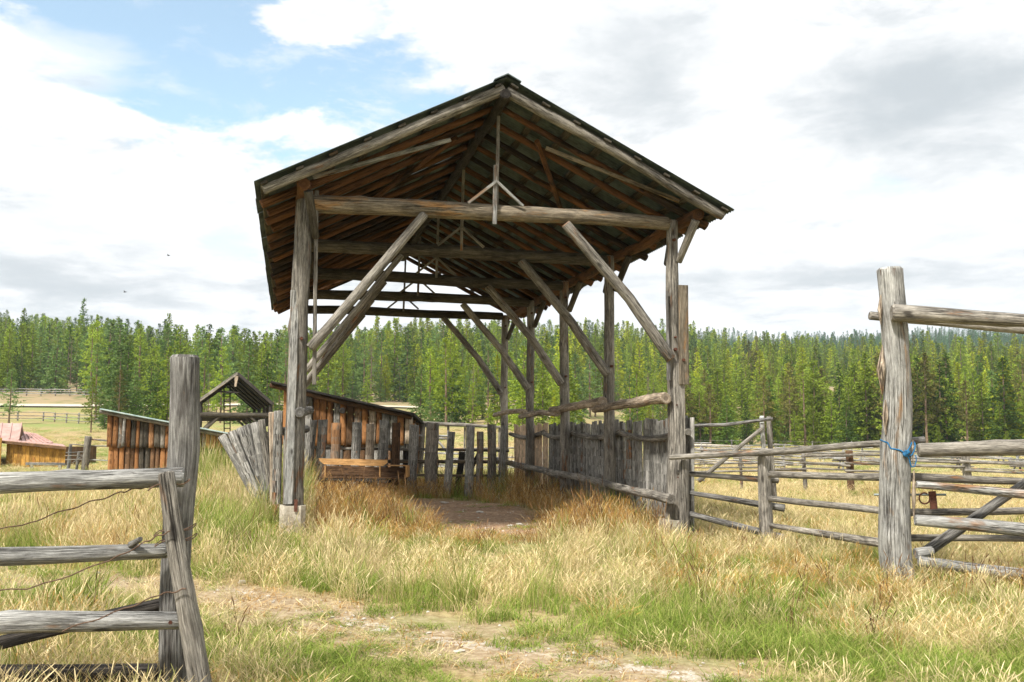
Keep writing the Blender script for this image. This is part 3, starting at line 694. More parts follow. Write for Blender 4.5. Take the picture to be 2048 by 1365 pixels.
# rope
def torus_path(cx, cz, rx, n=28, tilt=0.0):
    return [Vector((cx+rx*math.cos(a), Yg+rx*math.sin(a), cz+tilt*math.cos(a)+.03*math.sin(a))) for a in [2*math.pi*k/n for k in range(n+1)]]
rp = empty('rope', at(1808, 902, Yg-.2), 'blue rope knotted around the big gate post', 'rope')
cxr = at(1795, 893, Yg)
loop = []
for k in range(33):
    a = 2*math.pi*k/32; x = math.cos(a); y = math.sin(a)
    fr = max(0, -y)
    zz = cxr.z + .03 - .115*fr*(.5+.9*math.exp(-((x-.45)/.5)**2)) + (.06 if x < -.8 else 0) + .02*x
    loop.append(Vector((cxr.x+.004+.185*x, Yg+.185*y, zz)))
def rope(pts, r, name, mat, par, seed=0, step=.02, label=None):
    # short segments keep the ring frames aligned along a bending path
    mb = MB()
    for a, b in zip(pts[:-1], pts[1:]):
        mb.log([Vector(a), Vector(b)], [r, r], ns=8, seed=seed, wob=0, step=10, bump=0)
    return mb.build(name, mat, par, label)
rope(loop, .009, 'loop', m_rope, rp)
kn = at(1812, 907, Yg-.2)
MB().log([kn+Vector((-.03, 0, -.02)), kn+Vector((.03, -.01, .025))], [.018, .02], ns=10, seed=3, step=.01, wob=.3).build('knot', m_rope, rp)
MB().log([kn+Vector((0, -.01, .03)), kn+Vector((.005, 0, -.035))], [.016, .018], ns=10, seed=4, step=.01, wob=.3).build('knot', m_rope, rp)
rope([kn, kn+Vector((.05, .02, .06)), kn+Vector((.09, .05, .12))], .008, 'tail', m_rope, rp)
rope([kn, kn+Vector((.035, 0, -.07)), kn+Vector((.05, 0, -.14)), kn+Vector((.06, 0, -.155))], .008, 'tail', m_rope, rp)
rope([kn+Vector((.06, .0, -.155)), kn+Vector((.10, .02, -.15)), kn+Vector((.135, .05, -.08)), kn+Vector((.14, .08, -.02))], .006, 'tail', m_rope, rp)
# latch hardware
lt = empty('gate_latch', at(1850, 990, 11.6), 'rusty iron latch plate and ring hanging on a thin steel bar behind the gate post', 'latch')
LOG('bar', m_steel, lt, [at(1748, 990, 11.78), at(1892, 990, 11.6)], [.013, .013], seed=1, ns=8, wob=0, bump=0)
MB().board(at(1868, 1019, 11.58), at(1864, 983, 11.58), (1, 0, 0), .085, .012, seed=1, wob=0).build('plate', m_rust, lt)
cr_ = at(1849, 997, 11.6)
rope([cr_+Vector((.062*math.cos(a), 0, .062*math.sin(a))) for a in [R(60)+R(290)*k/18 for k in range(19)]], .009, 'ring', m_rust, lt)

# ---------------------------------------------------------------- left foreground fence
lf = empty('foreground_fence', gnd(360, 5.8), 'near grey log fence at the left edge with a thick upright post and wired stake', 'fence')
Yl = 5.75
LOG('post', m_dkpost, lf, [lower(at(350, 1400, Yl), .3), at(352, 1200, Yl), at(368, 900, Yl), at(369, 716, Yl)], [.078, .080, .088, .083], seed=700, ns=24, step=.05, wob=.04)
def FL(x0, y0, a, x1, y1, b, w0, w1, sd_, mat=m_light, name='rail'):
    LOG(name, mat, lf, [at(x0, y0, a), at((x0+x1)/2, (y0+y1)/2-2, (a+b)/2), at(x1, y1, b)], [pix(w0, a), pix((w0+w1)/2, (a+b)/2), pix(w1, b)], seed=sd_, ns=24, step=.04, wob=.085, bump=2.2)
FL(-160, 978, 5.3, 366, 957, 5.56, 44, 38, 701)
FL(-160, 1120, 5.3, 333, 1100, 5.56, 40, 30, 702)
FL(-160, 1256, 5.3, 360, 1244, 5.50, 46, 34, 703)
FL(-160, 1352, 5.6, 318, 1345, 5.80, 40, 36, 704, mat=m_dark)
FL(-60, 1300, 5.75, 322, 1208, 5.86, 26, 26, 705, mat=m_dark)
LOG('wired_stake', m_grey, lf, [at(330, 948, 5.35), at(348, 1090, 5.33), at(374, 1240, 5.32), at(408, 1420, 5.3)], [.042, .050, .056, .06], seed=706, ns=18, step=.05, wob=.05)
LOG('branch_stub', m_dkpost, lf, [at(262, 1090, 5.5), at(280, 1079, 5.4)], [.02, .014], seed=707, ns=8)
LOG('bolt', m_rust, lf, [at(341, 1246, 5.42), at(341, 1246, 5.38)], [.011, .01], seed=1, ns=8, bump=0)
def wire(pp, r=.0035, name='wire'):
    pts = []
    for (a, b) in zip(pp[:-1], pp[1:]):
        A_, B_ = at(*a), at(*b); n = 8
        for k in range(n):
            t = k/n; p = A_.lerp(B_, t); pts.append(p+Vector((0, 0, -.0 + .006*math.sin(t*9+a[0]))))
    pts.append(at(*pp[-1])); rope(pts, r, name, m_wire, lf)
wire([(-60, 1075, 5.6), (60, 1045, 5.6), (170, 1008, 5.6), (250, 983, 5.6), (300, 972, 5.5)])
wire([(-60, 1189, 5.4), (70, 1175, 5.4), (220, 1122, 5.3), (300, 1080, 5.28), (340, 1062, 5.25)])
wire([(125, 1262, 5.35), (240, 1222, 5.35), (320, 1190, 5.25), (372, 1178, 5.25)])
for (y, dx) in ((970, 0), (1060, 12), (1080, 14)):
    cen = at(346+dx-4, y, 5.45)
    rope([cen+Vector((.105*math.cos(a)-.01, .13*math.sin(a), .012*math.sin(3*a)+.02*math.cos(a))) for a in [2*math.pi*k/20 for k in range(21)]], .003, 'wire_wrap', m_wire, lf)

# ---------------------------------------------------------------- log-slab sheds behind
def slab_building(name, label, x0, y0, x1, y1, Y, slabpx, split_y, depth, mats, roofmat, fascmat, ovL, seed, roof_t=.05, tilt=.0, lowmats=None):
    gl = gnd(x0, Y); gr_ = gnd(x1, Y)
    e = empty(name, gnd((x0+x1)/2, Y), label, 'shed', None)
    tl, trr = at(x0, y0, Y), at(x1, y1, Y)
    rr = random.Random(seed); px = x0; k = 0
    zs = at((x0+x1)/2, split_y, Y).z
    while px < x1-2:
        w = slabpx*rr.uniform(.75, 1.25); t = (px+w/2-x0)/(x1-x0); c_ = px+w/2
        X = at(c_, 800, Y).x; ztop = tl.z+(trr.z-tl.z)*t-.02
        MB().slab(Vector((X, Y, zs+rr.uniform(-.03, .03))), Vector((X+rr.uniform(-.02, .02), Y, ztop)), (1, 0, 0), w*Y/F*.98, .05, seed=seed+k, wob=.04).build('wall_slab', rr.choice(mats), e)
        px += w; k += 1
    px = x0+1
    while px < x1-2:
        w = slabpx*rr.uniform(.8, 1.3); c_ = px+w/2; X = at(c_, 800, Y).x
        MB().slab(Vector((X, Y+.11, hzf(X, Y)-.2)), Vector((X+rr.uniform(-.02, .02), Y+.11, zs+.1)), (1, 0, 0), w*Y/F*.95, .05, seed=seed+200+k, wob=.06).build('wall_slab', rr.choice(lowmats or mats), e)
        px += w; k += 1
    xl, xr = tl.x, trr.x
    g = hzf((xl+xr)/2, Y)-.3
    # body behind the slabs: two side walls and a back wall of dark boards
    for (X, zt) in ((xl+.06, tl.z), (xr-.06, trr.z)):
        n = 8
        for j in range(n):
            yy = Y+.2+(depth-.2)*(j+.5)/n
            MB().slab(Vector((X, yy, g)), Vector((X, yy, zt-.06-tilt*(yy-Y))), (0, 1, 0), (depth-.2)/n*1.0, .04, seed=seed+300+j).build('side_slab', rr.choice(mats), e)
    mb = MB(); 
    q = [Vector((xl, Y+depth, g)), Vector((xr, Y+depth, g)), Vector((xr, Y+depth, trr.z-.08-tilt*depth)), Vector((xl, Y+depth, tl.z-.08-tilt*depth))]
    mb.v = q+[v+Vector((0, .06, 0)) for v in q]; mb.f = [(0, 1, 2, 3), (7, 6, 5, 4), (0, 4, 5, 1), (1, 5, 6, 2), (2, 6, 7, 3), (3, 7, 4, 0)]; mb.sm = [False]*6; mb.uv = [(0, 0), (1, 0), (1, 1), (0, 1)]*6
    mb.build('back_wall', m_brown, e)
    D = (trr-tl).normalized(); a0 = tl-D*ovL; a1 = trr+D*.12
    up = Vector((-D.z, 0, D.x)); sink = Vector((0, 0, -tilt*(depth+.6)/2))
    ymid = Y+depth/2-.15
    MB().board(Vector((a0.x, ymid, a0.z))+up*.10+sink, Vector((a1.x, ymid, a1.z))+up*.10+sink, (0, 1, -tilt), depth+.6, roof_t, seed=seed, wob=0).build('roof', roofmat, e)
    LOG('fascia_log', fascmat, e, [Vector((a0.x, Y-.22, a0.z))+up*.0, Vector((a1.x-.05, Y-.22, a1.z))+up*.0], [.075, .06], seed=seed+9, ns=10)
    for j in range(5):
        yy = Y+.3+j*(depth-.4)/4; dz_ = Vector((0, 0, -tilt*(.5+yy-Y)))
        LOG('purlin', fascmat, e, [Vector((a0.x+.05, yy, a0.z))+up*.02+dz_, Vector((a1.x-.1, yy, a1.z))+up*.02+dz_], [.055, .05], seed=seed+20+j, ns=8)
    return e
sA = slab_building('slab_shed', 'low lean-to shed of orange log slabs with a pale metal roof, behind the foreground post', 217, 826, 500, 880, 35, 10, 896, 3.2, [m_slabo, m_slabo, m_brown, m_slabo, m_slab, m_dbeam], m_metalg, m_grey, .2, 800, tilt=.13)
MB().slab(at(246, 893, 34.8), at(250, 832, 34.8), (1, 0, 0), .11, .05, seed=3).build('loose_slab', m_slabg, sA)
sB = slab_building('slab_shed', 'orange log slab shed with a dark sloping roof, seen through the pole barn', 566, 777, 820, 834, 29, 14, 889, 4.5, [m_slabo, m_slabo, m_slab, m_brown, m_slabo, m_slabg, m_bark, m_slab], m_char, m_brown, .32, 900, .07, tilt=.06, lowmats=[m_slabg, m_slab, m_brown, m_dkpost])
for px, py in ((612, 0), (684, 0)):
    LOG('purlin_end', m_dark, sB, [at(px, 790+(px-566)*.225+5, 28.9), at(px, 790+(px-566)*.225+5, 28.5)], [.09, .085], seed=px)
# open gabled shelter with a ladder
def quad(mb, pts, th=.06):
    n = (pts[1]-pts[0]).cross(pts[2]-pts[0]).normalized(); b = len(mb.v)
    mb.v += [Vector(p) for p in pts]+[Vector(p)-n*th for p in pts]
    k = len(pts)
    fs = [tuple(range(k)), tuple(range(2*k-1, k-1, -1))]+[((i+1) % k, i, i+k, (i+1) % k+k) for i in range(k)]
    for f_ in fs:
        mb.f.append(tuple(b+i for i in f_)); mb.sm.append(False)
        for i in f_: v = (pts+pts)[i % k]; mb.uv.append((v.x-pts[0].x, v.z-pts[0].z))
    return mb

gC = empty('gabled_shelter', gnd(470, 55), 'small dark open gabled shelter with a tall ladder inside, beyond the slab sheds', 'shelter')
Yc = 55; dirC = Vector((-.336, 1, 0)).normalized()
apx = at(475, 747, Yc); eL = at(397, 803, Yc); eR = at(546, 809, Yc-.0)
Ln = 13
for (a, b) in ((apx, eL), (apx, eR)):
    d = (b-a).normalized()
    nrm = d.cross(dirC).normalized()
    if nrm.z < 0: nrm = -nrm
    c0 = (a+b)/2
    qp = [a+nrm*.08, b+nrm*.08, b+dirC*Ln+nrm*.08, a+dirC*Ln+nrm*.08]
    if (qp[1]-qp[0]).cross(qp[2]-qp[0]).z < 0: qp = qp[::-1]
    quad(MB(), qp, .06).build('roof_panel', m_dark if b is eR else m_char, gC)
    MB().board(a-dirC*.05, b-dirC*.05, (0, 0, 1), .16, .06, seed=3, wob=.01).build('rake_board', m_grey if b is eL else m_dark, gC)
    for k in range(6):
        q = dirC*(.5+k*2.4)
        LOG('rafter', m_char, gC, [a+q-nrm*.06, b+q-nrm*.06], [.05, .05], seed=k, ns=6)
MB().board(apx+Vector((0, -.12, -.15)), apx+Vector((-.06, -.12, -.75)), (1, 0, 0), .2, .05, seed=3, taper=.5).build('gable_scrap', m_bark, gC)
for (p, dd) in ((eL, .12), (eR, -.12)):
    for k in range(4):
        b = p+Vector((dd, 0, 0))+dirC*(.3+k*3.9)
        LOG('post', m_dark, gC, [Vector((b.x, b.y, hzf(b.x, b.y)-.2)), b+Vector((0, 0, -.05))], [.11, .10], seed=k+20, ns=8)
zb = at(470, 830, Yc).z
for k in range(4):
    q = dirC*(.3+k*3.9)
    LOG('tie_beam', m_dbeam if k == 0 else m_dark, gC, [Vector((eL.x+.1, Yc, zb))+q, Vector((eR.x-.1, Yc, zb-.03))+q], [.15, .13], seed=k+30, ns=8)
    LOG('knee_brace', m_dbeam, gC, [Vector((eL.x+.15, Yc, zb-1.1))+q, Vector((eL.x+1.2, Yc, zb-.1))+q], [.07, .07], seed=k+40, ns=8)
    LOG('knee_brace', m_dbeam, gC, [Vector((eR.x-.15, Yc, zb-1.1))+q, Vector((eR.x-1.2, Yc, zb-.1))+q], [.07, .07], seed=k+50, ns=8)
LOG('collar_beam', m_dark, gC, [at(428, 783, Yc+.2), at(478, 786, Yc+.2)], [.05, .05], seed=61, ns=8)
for k in range(7):
    b = eR+Vector((-.03, 0, 0))+dirC*(.6+k*.5)
    MB().board(Vector((b.x, b.y, zb-.6)), Vector((b.x, b.y, b.z-.05)), dirC, .44, .04, seed=k).build('wall_board', m_dark, gC)
ld = empty('ladder', gnd(453, 60), 'tall dark wooden ladder standing inside the small gabled shelter', 'ladder')
for px in (448, 460): MB().board(lower(at(px+1, 868, 58), .6), at(px, 768, 58), (1, 0, 0), .06, .05, seed=px).build('rail', m_char, ld)
for k in range(11):
    yy = 776+k*9.0; MB().board(at(448, yy, 57.95), at(460, yy, 57.95), (0, 0, 1), .05, .04, seed=k).build('rung', m_char, ld)

# pink-roofed barn at the left edge
bn = empty('plank_barn', gnd(40, 50), 'yellow plank barn with faded pink metal roofs at the left edge', 'barn')
Yb = 50
gz = hzf(-24, 50)-.3
px = -230; k = 0; rr = random.Random(4)
while px < 127:
    w = rr.uniform(5, 9); yt = 893-(128-px)*.10 if px > 12 else 876
    X = at(px+w/2, 880, Yb).x; Yw = Yb if px > 12 else Yb-.5
    MB().board(Vector((X, Yw, gz)), Vector((X, Yw, at(px, yt, Yw).z)), (1, 0, 0), w*Yb/F*.97, .04, seed=k, wob=.01).build('wall_plank', m_yell, bn); px += w; k += 1
X = at(127, 880, Yb).x
for k in range(10):
    MB().board(Vector((X, Yb+.2+k*.4, gz)), Vector((X, Yb+.2+k*.4, at(127, 894, Yb).z)), (0, 1, 0), .39, .04, seed=k+60).build('wall_plank', m_brown, bn)
quad(MB(), [at(-230, 857, Yb-.3), at(133, 894, Yb-.3), at(126, 889, Yb+4.2), at(-200, 846, Yb+4.2)]).build('lean_to_roof', m_pink, bn)
mb = MB().board(at(-230, 861, Yb-.34), at(133, 897, Yb-.34), (0, 0, 1), .14, .05, seed=2); mb.build('fascia_board', m_brown, bn)
# gabled upper roofs with standing seams
def seamed(pts, nm, n):
    quad(MB(), pts, .06).build(nm, m_pink, bn)
    A0, B0, C0, D0 = pts
    mb = MB()
    for k in range(n+1):
        t = k/n; p = A0.lerp(B0, t); q = D0.lerp(C0, t); mb.board(p+Vector((0, -.03, .02)), q+Vector((0, -.03, .02)), (1, 0, 0), .05, .05, wob=0, step=9)
    mb.build('roof_seams', m_pink, bn)
seamed([at(-230, 873, Yb+2), at(38, 880, Yb+2), at(44, 847, Yb+4.5), at(-230, 845, Yb+4.5)], 'main_roof', 14)
quad(MB(), [at(-230, 873, Yb+7.2), at(-230, 845, Yb+4.5), at(44, 847, Yb+4.5), at(50, 878, Yb+7.2)], .06).build('main_roof', m_pink, bn)
quad(MB(), [at(38, 881, Yb+2.05), at(48, 880, Yb+6.8), at(44, 849, Yb+4.55)], .06).build('gable_wall', m_brown, bn)
seamed([at(46, 885, Yb+2.4), at(106, 886, Yb+3.4), at(70, 868, Yb+7), at(40, 862, Yb+7)], 'side_roof', 6)
MB().board(at(52, 928, Yb-4), at(130, 929, Yb-4), (0, 0, 1), .13, .1, seed=3).build('trough_rail', m_dkpost, bn)
MB().board(lower(at(64, 950, Yb-4), .2), at(64, 930, Yb-4), (1, 0, 0), .14, .1, seed=4).build('trough_leg', m_grey, bn)
MB().board(lower(at(120, 950, Yb-4), .2), at(120, 930, Yb-4), (1, 0, 0), .14, .1, seed=4).build('trough_leg', m_grey, bn)

# ---------------------------------------------------------------- distant and middle fences
def fence(label, pts, hpost, rails, gap, seed, pm=m_grey, rmat=m_light, r=.05, pr=.07, group=None, sway=.1, name='rail_fence'):
    """rail fence following the ground; pts = (px, Y) corners"""
    P = [gnd(*p) for p in pts]; e = empty(name, P[0], label, 'fence', group)
    rr = random.Random(seed); prev = None; posts = []
    for a, b in zip(P[:-1], P[1:]):
        n = max(1, round((b-a).length/gap))
        for k in range(n if b is not P[-1] else n+1):
            q = a.lerp(b, k/n); posts.append(Vector((q.x, q.y, hzf(q.x, q.y))))
    for q in posts:
        hh = hpost*rr.uniform(.92, 1.08)
        LOG('post', pm, e, [q-Vector((0, 0, .3)), q+Vector((rr.uniform(-.04, .04), 0, hh))], [pr, pr*.9], seed=seed+len(posts), ns=8, step=.5)
    for a, b in zip(posts[:-1], posts[1:]):
        for z in rails:
            D = (b-a).normalized()
            LOG('rail', rmat, e, [a-D*.25+Vector((0, -pr-r*.6, z+rr.uniform(-sway, sway)*.5)), b+D*.25+Vector((0, -pr-r*.6, z+rr.uniform(-sway, sway)*.5))], [r*rr.uniform(.8, 1.2), r], seed=seed+int(rr.random()*90), ns=6, step=.6)
    return e
fence('pale rail fence above the dirt road on the far left hillside', [(-60, 172), (170, 170), (330, 172)], 1.3, [.35, .75, 1.15], 2.6, 1000, r=.07, pr=.10)
fence('dark rail fence below the dirt road on the far left slope', [(-60, 118), (90, 116), (240, 104)], 1.1, [.3, .65, 1.0], 3.2, 1010, pm=m_light, rmat=m_grey, r=.05, pr=.09)
cr2 = empty('corral_gate', gnd(175, 38), 'grey corral gate and rails between the plank barn and the slab shed', 'fence')
LOG('post', m_grey, cr2, [gnd(175, 38, -.3), at(176, 874, 38)], [.13, .13], seed=1020)
LOG('post', m_dkpost, cr2, [gnd(142, 39, -.3), at(142, 889, 39)], [.07, .06], seed=1021)
LOG('post', m_dkpost, cr2, [gnd(158, 38.5, -.3), at(158, 904, 38.5)], [.05, .05], seed=1022)
for (a, b, c_, d, w_, mm) in ((172, 878, 218, 882, 3.4, m_light), (172, 892, 218, 893, 2.6, m_dkpost), (144, 889, 172, 892, 2.4, m_grey), (132, 906, 172, 904, 2, m_dkpost), (130, 912, 170, 911, 2, m_grey), (130, 920, 170, 919, 2, m_grey), (178, 920, 218, 922, 2.4, m_light), (146, 926, 172, 908, 2, m_dkpost)):
    LOG('rail', mm, cr2, [at(a, b, 38.1), at(c_, d, 38.1)], [pix(w_, 38)]*2, seed=a+b, ns=8)
# high gate frame right of the barn
hf = empty('pole_gate', gnd(1530, 24), 'high gate frame of thin grey poles with a diagonal brace, behind the pole fence', 'gate')
LOG('post', m_light, hf, [gnd(1533, 23, -.2), at(1524, 834, 23)], [.055, .05], seed=1030)
LOG('post', m_grey, hf, [gnd(1546, 23.3, -.2), at(1538, 834, 23.3)], [.065, .055], seed=1031)
LOG('top_rail', m_dkpost, hf, [at(1376, 852, 22.8), at(1450, 850, 22.8), at(1545, 838, 22.8)], [.04, .04, .04], seed=1032)
LOG('brace_pole', m_grey, hf, [at(1398, 963, 22.8), at(1524, 857, 22.8)], [.055, .045], seed=1033)
LOG('post', m_grey, hf, [gnd(1380, 23, -.2), at(1378, 848, 23)], [.06, .05], seed=1034)
MB().board(at(1524, 846, 22.93), at(1524, 832, 22.93), (1, 0, 0), .085, .01, seed=1, wob=0).build('white_tag', m_wtag, hf)
tg = MB()
for (a, b, c_, d) in ((1522, 834.5, 1522, 843.5), (1526, 834.5, 1526, 843.5), (1522, 838, 1526, 840)):
    tg.board(at(a, b, 22.915), at(c_, d, 22.915), (1, 0, 0) if a == c_ else (0, 0, 1), .012, .006, wob=0)
tg.build('tag_marking', m_dkpost, hf)
# middle paddock fence and messy jackleg fence
mf = empty('paddock_fence', gnd(1650, 34), 'thin rail fence with one brown post in the field left of the gate post', 'fence')
for (px, yt, w_, mm) in ((1607, 909, 11, m_grey), (1697, 903, 20, m_brown), (1766, 893, 8, m_grey), (1380, 918, 9, m_grey), (1480, 915, 8, m_grey)):
    LOG('post', mm, mf, [gnd(px+2, 30, -.3), at(px, yt, 30)], [pix(w_, 30)*.75]*2, seed=px, ns=10)
for (a, b, c_, d, w_) in ((1540, 917, 1607, 921, 5), (1603, 913, 1700, 912, 4), (1612, 911, 1770, 910, 4), (1600, 925, 1700, 932, 5), (1690, 926, 1770, 928, 4.5), (1540, 940, 1612, 939, 6), (1610, 937, 1700, 940, 3.5), (1690, 942, 1770, 944, 4.5), (1380, 928, 1520, 926, 4), (1380, 945, 1520, 942, 4), (1380, 936, 1520, 935, 3), (1390, 960, 1410, 962, 3)):
    LOG('rail', m_grey, mf, [at(a, b, 29.8), at(c_, d, 29.8)], [pix(w_, 30)]*2, seed=a+b, ns=8)
def jackleg(label, pts, seed, group):
    P = [gnd(*p) for p in pts]; e = empty('jackleg_fence', P[0], label, 'fence', group); rr = random.Random(seed)
    posts = []
    for a, b in zip(P[:-1], P[1:]):
        n = max(1, round((b-a).length/2.6))
        for k in range(n if b is not P[-1] else n+1): q = a.lerp(b, k/n); posts.append(Vector((q.x, q.y, hzf(q.x, q.y))))
    for q in posts:
        for sg in (-1, 1):
            LOG('cross_leg', m_light, e, [q+Vector((rr.uniform(-.1, .1), -.5*sg, -.1)), q+Vector((rr.uniform(-.25, .25), .16*sg, rr.uniform(.95, 1.15)))], [.05, .045], seed=int(rr.random()*99), ns=6, step=.5)
    for a, b in zip(posts[:-1], posts[1:]):
        D = (b-a).normalized()
        for z in (.25, .45, .62, .8, 1.0):
            LOG('rail', rr.choice([m_light, m_grey, m_light]), e, [a-D*.5+Vector((0, -.55+z*.4, z+rr.uniform(-.16, .16))), b+D*.5+Vector((0, -.55+z*.4, z+rr.uniform(-.16, .16)))], [rr.uniform(.03, .055), rr.uniform(.03, .05)], seed=int(rr.random()*99), ns=6, step=.7)
jackleg('long messy jackleg fence of bleached poles across the field right of the barn', [(1330, 56), (1560, 52), (1800, 50), (2150, 47)], 1100, 'jackleg fences of bleached poles')
jackleg('second, farther jackleg fence of bleached poles crossing the right field', [(1330, 68), (1640, 66), (1900, 64), (2200, 60)], 1101, 'jackleg fences of bleached poles')
jackleg('jackleg fence of stacked bleached poles behind the slab picket fence', [(835, 44), (930, 43), (1080, 42)], 1102, 'jackleg fences of bleached poles')
LOG('post', m_grey, mf, [gnd(1931, 33, -.3), at(1929, 905, 33)], [.14, .13], seed=1120)
for (a, b, c_, d) in ((1820, 922, 1930, 925), (1920, 923, 2090, 931), (1930, 941, 2090, 948), (1820, 932, 1930, 934)):
    LOG('rail', m_grey, mf, [at(a, b, 32.8), at(c_, d, 32.8)], [.045, .04], seed=a, ns=8)
fence('low post fence along the foot of the forest beyond the right field', [(1380, 108), (1700, 112), (2150, 104)], 1.0, [.9], 4.5, 1130, pm=m_dkpost, rmat=m_dkpost, r=.02, pr=.07)
# frame fence seen through the pickets
bf = empty('corral_fence', gnd(845, 32), 'grey pole corral frame with a long top rail behind the slab picket fence', 'fence')
LOG('top_rail', m_grey, bf, [at(836, 846, 32), at(930, 850, 32), at(1000, 855, 32)], [.055, .06, .04], seed=1140)
for (px, yt, wp, bx) in ((845, 848, 11, 842), (856, 865, 7, 853), (897, 850, 5, 897), (930, 855, 4, 930), (1000, 856, 7, 1000)):
    LOG('post', m_grey, bf, [gnd(bx, 32.1, -.2), at(px, yt, 32.1)], [pix(wp, 32)]*2, seed=px)
for (a, b, c_, d) in ((858, 872, 905, 873), (858, 877, 905, 877), (873, 878, 895, 906), (820, 871, 845, 872)):
    LOG('rail', m_light, bf, [at(a, b, 31.9), at(c_, d, 31.9)], [.04, .035], seed=a+b)
# yellow hoop behind the pickets
yh = empty('yellow_hoop', gnd(873, 26), 'yellow painted metal hoop standing behind the slab picket fence', 'hoop')
cy_ = at(864, 925, 26)
rope([cy_+Vector((.13*math.cos(a), .0, .30*math.sin(a))) for a in [2*math.pi*k/28 for k in range(29)]], .028, 'rim', m_yelp, yh)
rope([cy_+Vector((.13*math.cos(a)+.02, .05, .30*math.sin(a))) for a in [2*math.pi*k/28 for k in range(29)]], .026, 'rubber_edge', m_char, yh)
LOG('stem', m_char, yh, [lower(cy_, .28), Vector((cy_.x, cy_.y, hzf(cy_.x, cy_.y)-.05))], [.03, .03], seed=1)

# stones
def stone(px, py, Y, sz, lb, k):
    p = gnd(px, Y); rr = random.Random(k); mb = MB(); n, m_ = 8, 5
    for a in range(m_+1):
        ph = math.pi*a/m_
        for b in range(n):
            th = 2*math.pi*b/n; q = Vector((math.sin(ph)*math.cos(th), math.sin(ph)*math.sin(th)*.8, math.cos(ph)*.5))
            q *= sz*.6*(1+.9*mnoise.noise(q*2.2+Vector((k*3.7, 0, 0)))); q.z *= .6; mb.v.append(p+q+Vector((0, 0, sz*.15)))
    for a in range(m_):
        for b in range(n): i0 = a*n+b; i1 = a*n+(b+1) % n; mb.f.append((i0, i0+n, i1+n, i1)); mb.sm.append(False); mb.uv += [(0, 0)]*4
    tag(mb.build('stone', m_stone), lb, 'stone', 'pale stones lying on the bare soil')
for k, (px, Y, sz, lb) in enumerate(((892, 20.6, .13, 'small pale stone near the foot of the widest picket slab'), (1040, 16.2, .10, 'pale flat stone at the right end of the bare barn floor'), (1022, 16.0, .07, 'small stone just left of the flat stone on the barn floor'), (962, 18.3, .11, 'pale stone in the middle of the bare barn floor'),
        (862, 8.0, .045, 'white stone in the worn track below the barn floor'), (925, 7.35, .06, 'largest white stone in the worn track, bottom centre'), (1062, 6.1, .05, 'small white stone at the bottom edge of the photo'), (566, 7.1, .035, 'tiny white stone in the track near the lower left tufts'))):
    stone(px, 0, Y, sz, lb, k)
# two birds
for (px, py, lb) in ((337, 512, 'tiny dark bird flying left of the barn roof'), (250, 585, 'tiny dark bird flying low over the left forest')):
    p = at(px, py, 90); e = empty('bird', p, lb, 'bird', 'birds in the sky')
    MB().log([p+Vector((-.16, 0, 0)), p+Vector((0, 0, .01)), p+Vector((.15, 0, .03))], [.008, .04, .012], ns=8, seed=1, step=.03).build('body', m_black, e)
    for sg in (-1, 1):
        mb = MB(); quad(mb, [p+Vector((-.04, 0, .02)), p+Vector((.06, 0, .02)), p+Vector((.02, .26*sg, .12)), p+Vector((-.05, .24*sg, .11))], .008); mb.build('wing', m_black, e)

